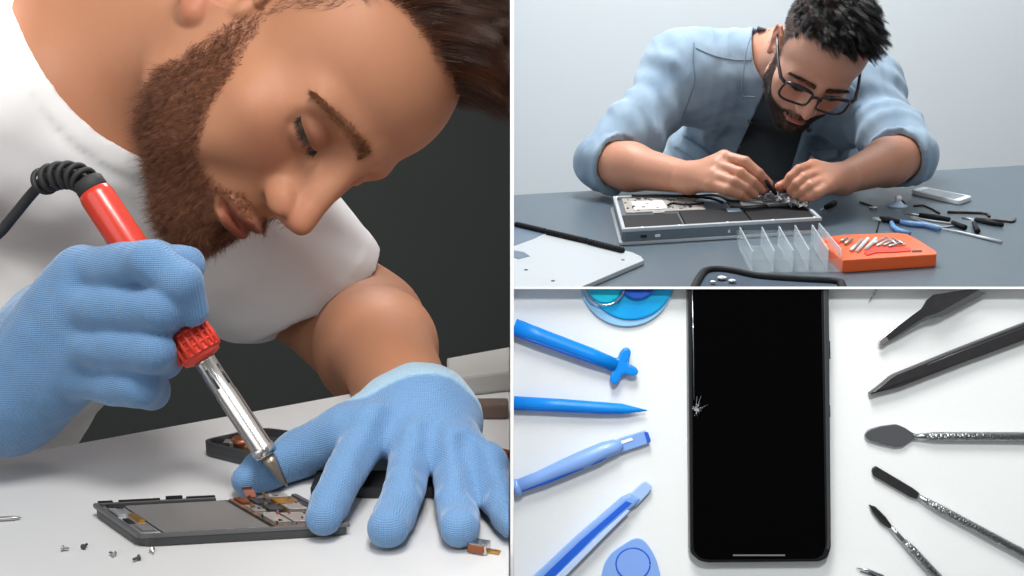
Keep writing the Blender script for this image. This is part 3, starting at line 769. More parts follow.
    for i in range(n_):
        j = (i + 1) % n_; fs_ += [[i, j, n_ + j, n_ + i], [2 * n_ + j, 2 * n_ + i, 3 * n_ + i, 3 * n_ + j], [n_ + i, n_ + j, 3 * n_ + j, 3 * n_ + i]]
    mb.add(vs_, fs_); mb.build('rim', M_dark, sh)
    cc = onz(243, 451, DESK); mb = MB(); mb.lathe([(.0, .006), (.004, .006), (.0045, .004)], V(cc.x, cc.y, DESK + .0038), (0, 0, 1), 20); mb.build('lens_ring', M_copper, sh)
    for px_, py_, s_, m in ((232, 452, .008, M_shield), (256, 449, .007, M_shield), (262, 458, .010, M_plate), (285, 455, .012, M_blk), (225, 455, .005, M_blk), (250, 457, .005, M_gold)):
        p_ = onz(px_, py_, DESK); mb = MB(); mb.box((p_.x, p_.y, DESK + .0052), (s_, s_ * .7, .003), .0004); mb.build('component', m, sh)
    # dark part under the hand, seen between the fingers
    p_ = onz(372, 500, DESK); mb = MB(); mb.box((p_.x, p_.y + .012, DESK + .0035), (.062, .022, .006), .001); o_ = mb.build('battery', M_blk, None); tag(o_, 'black battery lying on the desk under the spread gloved hand', 'battery')
    # screws
    for i, (x, y) in enumerate(((62, 551), (83, 550), (115, 557), (140, 560), (152, 552))):
        p_ = onz(x, y, DESK); a = i * 1.3; dr = V(cos(a), sin(a), 0); mb = MB()
        mb.lathe([(0, .0013), (.0006, .0014), (.0007, .0007), (.0032, .0006), (.0034, .0002)], V(p_.x, p_.y, DESK + .0014), dr, 14)
        o_ = mb.build('screw', M_dark if i % 2 else M_steel2)
        tag(o_, ['leftmost tiny screw in front of the phone', 'second tiny screw from the left, dark, standing alone', 'tiny steel screw in the middle of the scattered five', 'lowest tiny screw, nearest the bottom of the picture', 'tiny screw closest to the near corner of the phone'][i], 'screw', 'loose screws on the white desk')
    # pin at the left edge, and the little shield can by the fingertip
    a, c = onz(-14, 522, DESK), onz(21, 520, DESK); mb = MB(); mb.tube([a + V(0, 0, .0012), c * .8 + a * .2 + V(0, 0, .0012), c + V(0, 0, .0012)], [.0011, .0011, .0004], 8)
    tag(mb.build('needle', M_steel2), 'thin metal needle entering from the left edge of the desk', 'needle')
    p_ = onz(480, 552, DESK); t_ = empty('metal_clip', T(p_), 'small copper and silver metal part beside the ring fingertip', 'part', world=True)
    mb = MB(); R_ = Euler((0, 0, -.35)).to_matrix(); mb.box((p_.x, p_.y, DESK + .0028), (.0085, .006, .005), .0006, rot=R_); mb.build('housing', M_steel, t_)
    mb = MB(); mb.box((p_.x - .001, p_.y - .0004, DESK + .0028), (.0076, .0064, .0034), .0004, rot=R_); mb.build('lining', M_copper, t_)
    mb = MB(); mb.box((p_.x + .0062, p_.y - .001, DESK + .0008), (.006, .003, .001), .0002, rot=R_); mb.build('tab', M_gold, t_)
    # tool lying behind the hand
    a, c = onz(476, 447, DESK + .004), onz(511, 455, DESK + .004); c.x = -.002; mb = MB()
    mb.tube([a, a + (c - a) * .12], .004, 12); mb.tube([a + (c - a) * .1, c], .0028, 12)
    tag(mb.build('screwdriver', M_copper), 'copper coloured tool lying behind the gloved hand', 'tool')
    # brown strip and pale box behind the wrist
    a = onz(455, 420, DESK); mb = MB(); mb.box((-.002 - .027, a.y + .006, DESK + .005), (.054, .012, .010), .002)
    tag(mb.build('case', mat('brown_plastic', hexc(92, 76, 68), .6)), 'flat brown case lying behind the gloved wrist', 'case')
    # backdrop and partition
    mb = MB(); mb.box((-1.0, 2.3, 1.0), (2.0 - .004, .05, 2.4)); tag(mb.build('wall_back', M_back), kind='structure')
    pp = [onz(*p, DESK) for p in ((447, 399), (511.3, 392), (511.3, 366), (447, 378))]
    for p_ in pp: p_.x = min(p_.x, -.0014)
    mb = MB(); mb.prism([(p.x, p.y) for p in pp], DESK + .0003, DESK + .014, .002); tag(mb.build('tray', mat('pale_grey_board', hexc(150, 150, 148), .6)), 'pale grey tray lying at the back of the white desk', 'tray')
mb = MB(); mb.box((0, .50 + 1.75, 1.1), (.0015, 3.5, 2.4)); tag(mb.build('wall_middle', M_part), kind='structure')
mb = MB(); mb.box((0, 1.9, -.01), (5, 5, .02)); tag(mb.build('floor', mat('grey_floor', hexc(120, 120, 120), .7)), kind='structure')
# ------------------------------------------------------------------ upper right booth: the man in the denim shirt
from mathutils.bvhtree import BVHTree
M_skin2 = attr_color(mat('skin', (.6, .4, .3), .45, sss=.08, spec=.4)); add_noise(M_skin2, 300, .14, 3, (.32, .12, .07), bump=.3, bump_scale=500, dist=.001)
M_hair2 = mat('dark_hair', (.006, .0055, .0055), .34, spec=.45)
M_beard2 = mat('dark_beard_hair', (.022, .015, .012), .5)
M_denim = mat('pale_denim', hexc(150, 172, 190), .85, sheen=.2); add_noise(M_denim, 12, .6, 5, hexc(100, 126, 152), bump=.5, bump_scale=700, dist=.0008)
M_denim2 = mat('denim_seam', hexc(106, 130, 152), .85)
M_grey = mat('charcoal_cotton', hexc(74, 82, 88), .9)
M_frame = mat('black_acetate', (.008, .008, .009), .25, coat=.4)
M_lens = mat('clear_lens', (1, 1, 1), .02, trans=1.0, ior=1.02, alpha=.15)
M_btn = mat('pearl_snap', hexc(200, 190, 180), .3, .3)
w2_ = Vector((-0.9515248156316506, -2.56825086368274, -9.249392496364027))
CR = Matrix((AX, AU, -AF)).transposed()
H2 = T(cam_pt(.5490, .4219, 2.1526)) @ (CR @ Matrix.Rotation(w2_.length, 3, w2_)).to_4x4()
if ONLY in ('', 'R'):
    H2n = np.array(H2); H2i = np.array(H2.inverted()); R2_ = H2n[:3, :3]
    l2 = lambda p: np.array(p, float) @ H2i[:3, :3].T + H2i[:3, 3]
    t2w = lambda a: a @ R2_.T + H2n[:3, 3]
    cw = lambda x, y, d: np.array(cam_pt(x, y, d)); pw = lambda px, py, d: np.array(P(px, py, d))
    man2 = empty('person', T(Vector((.52, 2.35, 0))), 'bearded man in black glasses and pale denim shirt working on an open laptop', 'person', world=True)
    sR = cw(.348, .420, 2.38); sL = cw(.692, .392, 2.42); eR = pw(604, 162, 2.26); eL = pw(907, 155, 2.25); wR = pw(690, 178, 2.09); wL = pw(842, 179, 2.09)
    nb = cw(.525, .445, 2.36); pel = cw(.594, -.170, 3.08)
    H0 = T(H2.translation)
    def trunk(S, inf):
        mid = (sR + sL) / 2
        S.cap(sR, sL, .070 + inf, .070 + inf, .03)
        S.cap(nb * .5 + mid * .5, sR, .060 + inf, .068 + inf, .05); S.cap(nb * .5 + mid * .5, sL, .060 + inf, .068 + inf, .05)
        ax = nrm(sL - sR) * .095; a = mid * .78 + pel * .22 + np.array(AF) * .042
        S.cap(a - ax, pel - ax * .7, .104 + inf, .10 + inf, .09); S.cap(a + ax, pel + ax * .7, .104 + inf, .10 + inf, .09)
        S.cap(a, pel, .100 + inf, .105 + inf, .05)
    # body: the head sculpt is evaluated in its own space, the rest in world space
    Sh = SDF(); head_sdf(Sh)
    S = SDF(); hc = H2n[:3, 3]
    def headfn(x):
        y = (x - hc) @ R2_; sh = y.shape; y = y.reshape(-1, sh[-2], 3) if y.ndim > 2 else y[None]
        c = (y.max(1) + y.min(1)) / 2; rd = np.linalg.norm(y.max(1) - y.min(1), axis=1) / 2
        return Sh.ev(y, c, rd).reshape(sh[:-1])
    S._add('+', 0, hc, .17, headfn)
    S.cap(t2w(np.array([0, -.03, -.04])), nb, .056, .064, .03)
    trunk(S, -.006)
    for a, e, w in ((sR, eR, wR), (sL, eL, wL)):
        S.cap(a, e, .038, .036, .02); m = e * .68 + w * .32; S.cap(e, m, .043, .042, .015); S.cap(m, w, .042, .0265, .02)
    # hands
    def hand(w, fs, th, rad=.0095):
        for f in fs:
            S.cap(w, f[0], .021, .0125, .014)
            rr = [rad * 1.18, rad * 1.05, rad * .95, rad * .82][:len(f)]
            for i in range(len(f) - 1): S.cap(f[i], f[i + 1], rr[i], rr[i + 1], .004 if i == 0 else .0025)
        S.cap(w, th[0], .02, .014, .012)
        for i in range(len(th) - 1): S.cap(th[i], th[i + 1], .0125 - .0015 * i, .011 - .0015 * i, .005)
    D = 2.06
    hand(wR, [[pw(724, 157, D - .01), pw(745, 162, D - .035), pw(758, 173, D - .04), pw(769, 184, D - .03)],
              [pw(717, 165, D - .02), pw(740, 173, D - .05), pw(752, 182, D - .05), pw(762, 190, D - .035)],
              [pw(713, 175, D - .03), pw(733, 182, D - .06), pw(745, 188, D - .055), pw(754, 195, D - .04)],
              [pw(711, 185, D - .035), pw(728, 190, D - .06), pw(739, 194, D - .055), pw(745, 198, D - .045)]],
         [pw(712, 168, D + .03), pw(740, 176, D + .02), pw(764, 188, D - .01)])
    hand(wL, [[pw(813, 166, D), pw(799, 170, D - .03), pw(791, 177, D - .03), pw(785, 185, D - .025)],
              [pw(819, 173, D - .01), pw(805, 178, D - .04), pw(797, 184, D - .04), pw(791, 191, D - .03)],
              [pw(823, 181, D - .02), pw(811, 186, D - .05), pw(803, 191, D - .045), pw(796, 196, D - .035)],
              [pw(827, 187, D - .03), pw(817, 193, D - .055), pw(810, 197, D - .05), pw(803, 200, D - .04)]],
         [pw(818, 172, D + .03), pw(800, 178, D + .02), pw(780, 187, D - .005)], .0092)
    pts = np.array([sR, sL, eR, eL, wR, wL, pel, hc + np.array([0, 0, .02])]); lo = pts.min(0) - .15; hi = pts.max(0) + .15
    v, q = S.mesh(lo, hi, .0024)
    L = l2(v) * 1000; c = skin_paint(L, (200, 152, 130), (190, 112, 92), (160, 92, 80), (128, 98, 86))
    far = np.linalg.norm(L - np.array([0, 10, 0]), axis=1) > 165; c[far] = hexc(198, 142, 116)
    hm = hair_mask(L, 74) * (np.linalg.norm(L, axis=1) < 140); c = c * (1 - .75 * hm[:, None]) + np.array(hexc(60, 52, 50)) * .75 * hm[:, None]
    hd = np.minimum(np.linalg.norm(v - pw(765, 180, D), axis=1), np.linalg.norm(v - pw(795, 183, D), axis=1)); k_ = sstep(.06, .02, hd)[:, None] * .4 * far[:, None]
    c = c * (1 - k_) + np.array(hexc(200, 112, 84)) * k_
    ga_ = onz(512, 195, DESK2); gb_ = onz(1300, 149, DESK2)
    def behind(v):      # the trunk leans against the far edge of the desk, not into it
        ey = ga_.y + (v[:, 0] - ga_.x) * (gb_.y - ga_.y) / (gb_.x - ga_.x) + .004
        m = (v[:, 2] > DESK2 - .045) & (v[:, 2] < DESK2 + .012) & (v[:, 1] < ey) & (v[:, 1] > ey - .2) & (v[:, 0] > .33) & (v[:, 0] < .745)
        v[m, 1] = ey[m]; return v
    v = behind(v)
    np_mesh('body', v, q, M_skin2, man2, c, relax=1)
    inh = lambda l: (np.linalg.norm(l - np.array([0, 0, 0]), axis=1) < 148)
    p, n, l, rng = fur(v, q, L, lambda l: beard_mask(l) * inh(l) * (1 + 1.5 * ((l[:, 1] > 82) & (l[:, 2] > -76))), 14000, 12)
    d = n * .5 + R2_ @ np.array([0, .2, -.8]) + rng.normal(size=p.shape) * .3
    strands('beard', p, d, np.interp(l[:, 2], [-120, -90, -40, 0], [.008, .006, .0035, .003]) * rng.uniform(.7, 1.1, len(p)), .00022, M_beard2, man2, 2, .2, None, 13)
    p, n, l, rng = fur(v, q, L, lambda l: hair_mask(l, 74) * inh(l) * (l[:, 2] > 52), 15000, 14)
    t = sstep(52, 84, l[:, 2]); ln = (.007 + .022 * t) * rng.uniform(.7, 1.15, len(p)); cl = nz(l, .16, 15)[:, None]
    d = n * (.75 + .25 * cl) + (np.array([-.1, .45, .15]) + cl * np.array([.5, .2, 0])) @ R2_.T + rng.normal(size=p.shape) * .12
    strands('hair', p - n * .001, d, ln, .00028, M_hair2, man2, 5, .08, ((np.array([-.5, .5, -.5]) + cl * np.array([.6, 0, .2])) * (ln * .6)[:, None]) @ R2_.T, 16, clump=(260, .75))
    p, n, l, rng = fur(v, q, L, lambda l: hair_mask(l, 74) * inh(l) * (l[:, 2] <= 56), 6000, 17)
    strands('side_hair', p, n * .5 + R2_ @ np.array([0, -.3, -.6]) + rng.normal(size=p.shape) * .2, np.interp(l[:, 2], [-10, 20, 56], [.002, .003, .010]), .00022, M_hair2, man2, 2, .1, None, 18)
    lash_brow(man2, H2, M_beard2, brow=[(54, 76, 8), (46, 85.5, 13), (32, 93, 16), (18, 98, 15), (10, 100, 13)], lid=[(46, 83, -4.5), (40, 87, -6.5), (30, 90.5, -8), (20, 89, -6.5)], n_brow=420, th=.00028)
    # glasses, in head millimetres
    gl_ = empty('eyeglasses', H2.copy(), 'black rectangular eyeglasses worn by the man in denim', 'glasses')
    def rr_(cx, cz, w, h, e=4.0, n=40): return [(cx + w * abs(cos(a)) ** (2 / e) * (1 if cos(a) > 0 else -1), 108 - .0022 * (cx + w * cos(a)) ** 2, cz + h * abs(sin(a)) ** (2 / e) * (1 if sin(a) > 0 else -1)) for a in np.linspace(0, 2 * pi, n + 1)]
    mb = MB()
    for s in (1, -1):
        mb.tube([V(*p) * .001 for p in rr_(s * 35, -9, 27, 20)], .0022, 8, False)
        mb.tube([V(s * x, 108 - .0022 * x * x + .3, z) * .001 for x, z in ((10, 6), (22, 10), (35, 11), (50, 10.5), (62, 7))], [.0022, .0036, .0040, .0038, .0028], 8)
    mb.tube([V(x, 108.5, z) * .001 for x, z in ((-10, -4), (-5, 0), (0, 1), (5, 0), (10, -4))], .0024, 8)
    mb.build('frame', M_frame, gl_)
    for s in (1, -1):
        mb = MB(); mb.tube([V(s * x, y, z) * .001 for x, y, z in ((62, 99, 5), (70, 90, 5), (76, 60, 5), (80, 20, 5), (81, 4, 5), (80, -12, 0), (79, -24, -16))], [.0034, .0034, .003, .0026, .0022, .002, .0016], 8); mb.build('temple_arm', M_frame, gl_)
        mb = MB(); pr = rr_(s * 35, -9, 26.5, 19.5)[:-1]
        vs_ = [V(*p) * .001 for p in pr] + [V(p[0], p[1] - .8, p[2]) * .001 for p in pr]; n_ = len(pr)
        mb.add(vs_, [list(range(n_)), list(range(2 * n_ - 1, n_ - 1, -1))] + [[i, (i + 1) % n_, n_ + (i + 1) % n_, n_ + i] for i in range(n_)]); mb.build('lens', M_lens, gl_)
    tag(gl_, group=None)
    # shirts
    S = SDF(); trunk(S, .002)
    S._add('*', 0, (0, 0, 0), 9, lambda x, d: d + .0015 * nz(x, 45, 41)); S.cap(t2w(np.array([0, -.03, -.04])), nb, .062, .070, .004, '-')
    v1, q1 = S.mesh(lo, hi, .006); v1 = behind(v1); np_mesh('t_shirt', v1, q1, M_grey, man2)
    S = SDF(); inf = .013
    cuffs = []
    for a, e, w in ((sR, eR, wR), (sL, eL, wL)):
        u_ = nrm(w - e); ce = e + u_ * .035; cuffs.append((e, u_))
    for (a, e, w), (e_, u_) in zip(((sR, eR, wR), (sL, eL, wL)), cuffs): S.cap(a, e - u_ * .004, .062, .052, .008); S.cap(a * .3 + e * .7, e, .057, .051, .02)
    def cuffcut(x, d):
        for e, u_ in cuffs:
            a = (x - e) @ u_; rr = np.sqrt(np.maximum(((x - e) ** 2).sum(-1) - a * a, 0))
            d = np.where((rr < .054) & (a > 0) & (a < .1), np.maximum(d, a - .022), d)
            ring = np.maximum(np.abs(rr - .0505 - .001 * np.sin(x[..., 0] * 300)) - .0045, np.abs(a - .012) - .020) - .002
            d = np.minimum(d, ring)
        return d
    trunk(S, inf)
    S._add('*', 0, (0, 0, 0), 9, cuffcut)
    dirA = [nrm(eR - sR), nrm(eL - sL)]
    def fold(x, d):
        f = .008 * np.abs(nz(x * np.array([1, .6, 1]), 24, 51)) + .0045 * np.abs(nz(x * np.array([1.3, .6, .7]), 52, 52)) + .002 * nz(x, 90, 57) - .006
        for (s_, e_, ph_) in ((sR, eR, 0), (sL, eL, 1.5)):
            u_ = nrm(e_ - s_); t = (x - s_) @ u_; rr = np.sqrt(np.maximum(((x - s_) ** 2).sum(-1) - t * t, 0)); w_ = np.exp(-(rr / .075) ** 2 * .5) * sstep(0, .06, t) * sstep(.40, .28, t)
            tw_ = nrm(np.cross(u_, [0, 0, 1.])); f = f + w_ * .0030 * np.sin(t * 120 + 45 * ((x - s_) @ tw_) + 3.2 * nz(x, 15, 53) + ph_)
        mid = (sR + sL) / 2; f = f + .006 * np.sin((x - mid) @ nrm(sL - sR) * 62 + 2.0 * nz(x, 9, 55)) * sstep(.02, -.12, (x - mid)[..., 2]) 
        for e, u_ in cuffs: f = f * (.25 + .75 * sstep(.055, .10, np.sqrt(((x - e) ** 2).sum(-1))))
        d = d + f
        # the front hangs open between the two edges
        Dp = (x - np.array(CAM)) @ np.array(AF); X_ = 512 + F * ((x - np.array(CAM)) @ np.array(AX)) / Dp; Y_ = 288 - F * ((x - np.array(CAM)) @ np.array(AU)) / Dp
        mm_ = Dp < 2.60
        e1 = 763 - (Y_ - 95) * .46; e2 = 806 - (Y_ - 120) * .30
        cut = np.minimum(X_ - e1, e2 - X_) / 560.0
        d = np.where(mm_, np.maximum(d, np.minimum(cut, .03)), d)
        return d
    S._add('*', 0, (0, 0, 0), 9, fold)
    S.cap(t2w(np.array([0, -.03, -.04])), nb + (0, 0, .01), .064, .074, .004, '-'); S._add('-', 0, hc, .2, lambda x: np.sqrt(((x - t2w(np.array([0, .02, -.03]))) ** 2).sum(-1)) - .112)
    v2, q2 = S.mesh(lo, hi, .0036); v2 = behind(v2)
    shirt = np_mesh('denim_shirt', v2, q2, M_denim, man2, relax=1)
    bv = BVHTree.FromPolygons([Vector(a) for a in v2], [list(map(int, a)) for a in q2])
    bv1 = BVHTree.FromPolygons([Vector(a) for a in v1], [list(map(int, a)) for a in q1])
    def surf(px, py, off, prev=[None]):
        dr = (P(px, py, 1) - CAM).normalized(); h_ = bv.ray_cast(CAM, dr, 3.2)
        if h_[0] is None: h_ = bv1.ray_cast(CAM, dr, 3.2)
        if h_[0] is None: return None
        return h_[0] - dr * off
    def seam(pts, r=.0012, off=.0008):
        pp = [p for p in spline([(x, y, 0) for x, y in pts], 6)]; out = [surf(p.x, p.y, off) for p in pp]; out = [o for o in out if o is not None]
        mb = MB()
        if len(out) > 2: mb.tube(out, r, 6)
        return mb
    def patch(c4, off=.006, th=.004, n=10, m=10):
        """cloth patch lying on the shirt between four picture corners"""
        top = []
        for i in range(n + 1):
            for j in range(m + 1):
                u, w = i / n, j / m; x = (c4[0][0] * (1 - u) + c4[1][0] * u) * (1 - w) + (c4[3][0] * (1 - u) + c4[2][0] * u) * w; y = (c4[0][1] * (1 - u) + c4[1][1] * u) * (1 - w) + (c4[3][1] * (1 - u) + c4[2][1] * u) * w
                s_ = surf(x, y, off); top.append(s_)
        gd = [t for t in top if t is not None]; dm = sum((t - CAM).dot(AF) for t in gd) / len(gd)
        top = [t if t is not None and abs((t - CAM).dot(AF) - dm) < .05 else None for t in top]
        for i in range(n + 1):
            for j in range(m + 1):
                if top[i * (m + 1) + j] is None:
                    u, w = i / n, j / m; x = (c4[0][0] * (1 - u) + c4[1][0] * u) * (1 - w) + (c4[3][0] * (1 - u) + c4[2][0] * u) * w; y = (c4[0][1] * (1 - u) + c4[1][1] * u) * (1 - w) + (c4[3][1] * (1 - u) + c4[2][1] * u) * w
                    top[i * (m + 1) + j] = P(x, y, dm - off)
        k = m + 1; N = len(top); vs = top + [t + AF * th for t in top]; fs = []
        for i in range(n):
            for j in range(m): a = i * k + j; fs += [[a, a + 1, a + k + 1, a + k], [N + a, N + a + k, N + a + k + 1, N + a + 1]]
        for i in range(n):
            for a, b_ in ((i * k, (i + 1) * k), ((i + 1) * k + m, i * k + m)): fs.append([a, b_, N + b_, N + a])
        for j in range(m):
            for a, b_ in ((j + 1, j), (n * k + j, n * k + j + 1)): fs.append([a, b_, N + b_, N + a])
        mb = MB(); mb.add(vs, fs, True); return mb
    patch([(758, 26), (770, 30), (756, 97), (741, 95)], .016, .006, 8, 14).build('collar', M_denim, shirt)
    patch([(846, 80), (858, 92), (838, 108), (828, 100)], .012, .006, 8, 8).build('collar', M_denim, shirt)
    patch([(753, 97), (762, 100), (748, 152), (738, 150)], .003, .004, 4, 14).build('placket', M_denim, shirt)
    patch([(805, 124), (815, 126), (805, 176), (792, 174)], .003, .004, 4, 14).build('placket', M_denim, shirt)
    fl_ = patch([(683, 136), (722, 161), (713, 171), (674, 146)], .004, .0035, 12, 5).build('pocket_flap', M_denim, shirt)
    seam([(683, 135.5), (702, 148), (723, 161)], .0022, .006).build('pocket_seam', M_denim2, shirt)
    patch([(808, 150), (840, 149), (838, 157), (823, 163), ], .004, .0035, 8, 5).build('pocket_flap', M_denim, shirt)
    for pts in ([(694, 42), (693, 60), (695, 80), (689, 100), (680, 125)], [(696, 48), (715, 56), (735, 60), (752, 60)], [(676, 147), (702, 165), (713, 171)], [(742, 153), (752, 122), (757, 104)]):
        seam(pts, .0009, .001).build('seam', M_denim2, shirt)
    seam([(757, 27), (748, 45), (744, 70), (742, 94), (748, 96.5), (755, 97)], .0013, .0175).build('collar_edge', M_denim2, shirt)
    for x, y in ((699.5, 169), (751, 121), (812, 158), (809, 129)):
        s_ = surf(x, y, .010 if (x, y) in ((699.5, 169), (812, 158)) else .009)
        if s_: mb = MB(); mb.lathe([(-.004, .0055), (0, .0058), (.001, .004)], s_ , -AF, 16); mb.build('snap_button', M_btn if x < 700 or x == 812 else M_frame, shirt)
    def legs(parent, hip, side, fwd, m, name='trousers'):
        S = SDF(); f = np.array([hip[0], hip[1], 0.])
        S.cap(hip - side * .09, hip + side * .09, .115, .115); z = np.array([0, 0, 1.])
        for s_ in (-1, 1):
            k_ = f + side * .11 * s_ + fwd * .10 + z * .42; a_ = f + side * .12 * s_ + fwd * .0 + z * .06
            S.cap(hip + side * .09 * s_, k_, .095, .065, .04); S.cap(k_, a_, .062, .045, .02); S.cap(a_ - z * .012, a_ + fwd * .13 - z * .018, .045, .038, .02)
        v, q = S.mesh(np.array([hip[0] - .45, hip[1] - .45, -.02]), np.array([hip[0] + .45, hip[1] + .45, hip[2] + .2]), .012)
        v[:, 2] = np.maximum(v[:, 2], .002); np_mesh(name, v, q, m, parent, relax=1)
    legs(man2, pel + np.array([0, 0, -.02]), nrm((sL - sR) * [1, 1, 0]), np.array([0, -1., 0]), M_grey)
# ------------------------------------------------------------------ upper right booth: slate desk, laptop, tools
M_slate = mat('slate_laminate', hexc(82, 97, 108), .38, spec=.5); add_noise(M_slate, 5, .10)
M_alu = mat('aluminium', (.78, .79, .80), .32, .9)
M_alu2 = mat('silver_paint', hexc(192, 198, 202), .4, .2)
M_slot = mat('matte_black', (.01, .01, .012), .6)  # plain black for ports, slots, screws and the keyboard back
M_batt = mat('battery_black', (.009, .010, .012), .6, spec=.25)
M_lab = mat('paper_white', hexc(225, 228, 230), .6)
M_pcb2 = mat('pale_board', hexc(176, 168, 160), .5); add_noise(M_pcb2, 120, .6, 3, hexc(120, 130, 130))
M_orange = mat('orange_plastic', hexc(246, 104, 42), .4, coat=.2)
M_red3 = mat('deep_orange_plastic', hexc(214, 56, 28), .4)
M_clear = mat('clear_plastic', (.85, .93, .97), .12, alpha=.5, spec=.6)
M_clear2 = mat('thin_clear_plastic', (.8, .9, .95), .12, alpha=.12, spec=.6)
M_whitep = mat('white_plastic', hexc(228, 230, 232), .35)
M_blueh = mat('blue_rubber', hexc(104, 148, 200), .45)
M_wall2 = mat('pale_grey_wall', hexc(214, 221, 225), .85)
if ONLY in ('', 'R'):
    z2 = DESK2
    def q2(px, py, z=0.0): return onz(px, py, z2 + z)
    dk = empty('desk', T(Vector((.8, 2.0, 0))), 'wide slate grey desk with the open laptop and scattered small tools', 'desk', world=True)
    a = q2(512, 195); a.x = .0012; b_ = q2(1300, 149); c_ = V(1.9, 1.42, z2); mb = MB()
    mb.prism([(.0012, 1.30), (1.9, 1.30), (1.9, b_.y + (1.9 - b_.x) * (b_.y - a.y) / (b_.x - a.x)), (a.x, a.y)], z2 - .03, z2, .002); mb.build('desk_top', M_slate, dk)
    for x, y in ((.05, 1.36), (1.84, 1.36), (.05, 2.2), (1.84, 2.85)):
        mb = MB(); mb.box((x, y, (z2 - .03) / 2), (.05, .05, z2 - .03), .003); mb.build('leg', M_alu, dk)
    mb = MB(); mb.box((1.55, 3.75, 1.2), (3.1, .05, 2.6)); tag(mb.build('wall_back', M_wall2), kind='structure')
    def place(name, px, py, label, cat, z=0.0, **kw): return empty(name, T(q2(px, py, z)), label, cat, world=True, **kw)
    def slab(mb, pts, z0, z1, bev=.0006, zr=None, rc=0):
        pp = [q2(x, y, (z1 if zr is None else zr)) for x, y in pts]; pp = [(max(p.x, .0014), p.y) for p in pp]
        ar = sum(pp[i - 1][0] * pp[i][1] - pp[i][0] * pp[i - 1][1] for i in range(len(pp)))
        if ar < 0: pp = pp[::-1]
        if rc: pp = arc_poly(pp, rc, 4)
        mb.prism(pp, z2 + z0, z2 + z1, bev); return mb
    # laptop base, four corners of its top read on the picture
    lap = place('laptop', 720, 215, 'silver laptop base with its cover off, the insides showing, in front of the man', 'laptop')
    TH = .026
    NL, NR, FR, FL = [q2(x, y, TH) for x, y in ((622, 229), (822, 217.5), (793, 191), (613, 196))]
    NLv, NRv = NL, NR
    def lp(u, w): 
        a = NL * (1 - u) + NR * u; b = FL * (1 - u) + FR * u; p = a * (1 - w) + b * w; return (p.x, p.y)
    def lq(u0, u1, w0, w1, z0, z1, m, name, bev=.0006, rc=0, mb=None):
        mb = mb or MB(); pp = [lp(u0, w0), lp(u1, w0), lp(u1, w1), lp(u0, w1)]
        if rc: pp = arc_poly(pp, rc, 5)
        mb.prism(pp, z2 + z0, z2 + z1, bev); return mb.build(name, m, lap) if name else mb
    lq(-.012, 1.012, -.012, 1.012, .0004, .006, M_alu, 'lid', .001, .010)
    lq(0, 1, 0, 1, .0062, .0205, mat('grey_side', hexc(104, 116, 126), .4, .3), 'base', .0015, .010)
    mb = MB()
    for u0, u1, w0, w1 in ((0, 1, 0, .035), (0, 1, .975, 1), (0, .018, .02, .98), (.982, 1, .02, .98)): lq(u0, u1, w0, w1, .0205, TH, None, None, .0012, 0, mb)
    mb.build('rim', M_alu2, lap)
    lq(.016, .984, .03, .97, .018, .020, M_batt, 'tray', .0002)
    lq(.02, .30, .05, .40, .020, .0245, M_batt, 'battery'); lq(.315, .64, .05, .46, .020, .0250, M_batt, 'battery'); lq(.65, .975, .05, .44, .020, .0245, M_batt, 'battery')
    lq(.045, .46, .50, .95, .020, .0235, M_pcb2, 'circuit_board'); lq(.09, .26, .55, .82, .0232, .0250, M_lab, 'sticker', .0002)
    lq(.42, .50, .22, .30, .0250, .0254, M_lab, 'label', 0) if False else lq(.56, .63, .34, .45, .0252, .0256, mat('pale_blue_label', hexc(140, 160, 180), .5), 'label', 0)
    lq(.66, .78, .55, .68, .0232, .0246, M_alu, 'bracket'); lq(.80, .94, .50, .6, .022, .0242, M_alu, 'bracket'); lq(.18, .24, .43, .47, .020, .0252, M_alu, 'bracket')
    lq(.60, .97, .50, .96, .020, .0228, M_slot, 'keyboard_back')
    rg = random.Random(5); mb = MB()
    for i in range(40):
        u, w = rg.uniform(.05, .44), rg.uniform(.52, .92); s_ = rg.uniform(.006, .02); lq(u, u + s_, w, w + s_ * 1.5, .0232, .0232 + rg.uniform(.0008, .0024), None, None, 0, 0, mb)
    mb.build('chips', M_dark if 'M_dark' in globals() else M_batt, lap, kind='stuff')
    for pts in ([(.46, .62), (.36, .60), (.30, .66), (.27, .60)], [(.10, .97), (.3, .93), (.5, .80), (.56, .62)], [(.2, .96), (.42, .90), (.55, .9), (.60, .70), (.66, .66)]):
        mb = MB(); mb.tube(spline([(*lp(*p), z2 + .0275) for p in pts], 6), .0022, 8); mb.build('cable', M_blkr2 if 'M_blkr2' in globals() else M_batt, lap)
    for u, w in ((.10, .018), (.28, .018), (.52, .018), (.75, .018), (.97, .03), (.97, .95), (.02, .96)):
        p = lp(u, w); mb = MB(); mb.lathe([(0, .0035), (.0008, .0035), (.0012, .002)], V(p[0], p[1], z2 + TH - .0004), (0, 0, 1), 12); mb.build('screw', M_alu, lap)
    # port details on the near side
    du = (NR - NL).normalized(); dn = V(du.y, -du.x, 0)
    for u0, u1, m in ((.09, .12, M_slot), (.16, .185, M_lab), (.52, .53, M_lab), (.58, .60, M_slot)):
        a, c = lp(u0, 0), lp(u1, 0); p = (V(*a, 0) + V(*c, 0)) / 2; mb = MB(); mb.box((p.x, p.y, z2 + .0125), ((V(*c, 0) - V(*a, 0)).length, .002, .0045), .0004, rot=Matrix.Rotation(math.atan2(du.y, du.x), 3, 'Z')); mb.build('port', m, lap)
    # crumpled dark film lifted between the hands
    rn = np.random.default_rng(3); n_ = 16; vs_, fs_ = [], []
    c4 = [P(752, 198, 2.03), P(808, 206, 1.99), P(793, 188, 2.09), P(771, 184, 2.06)]
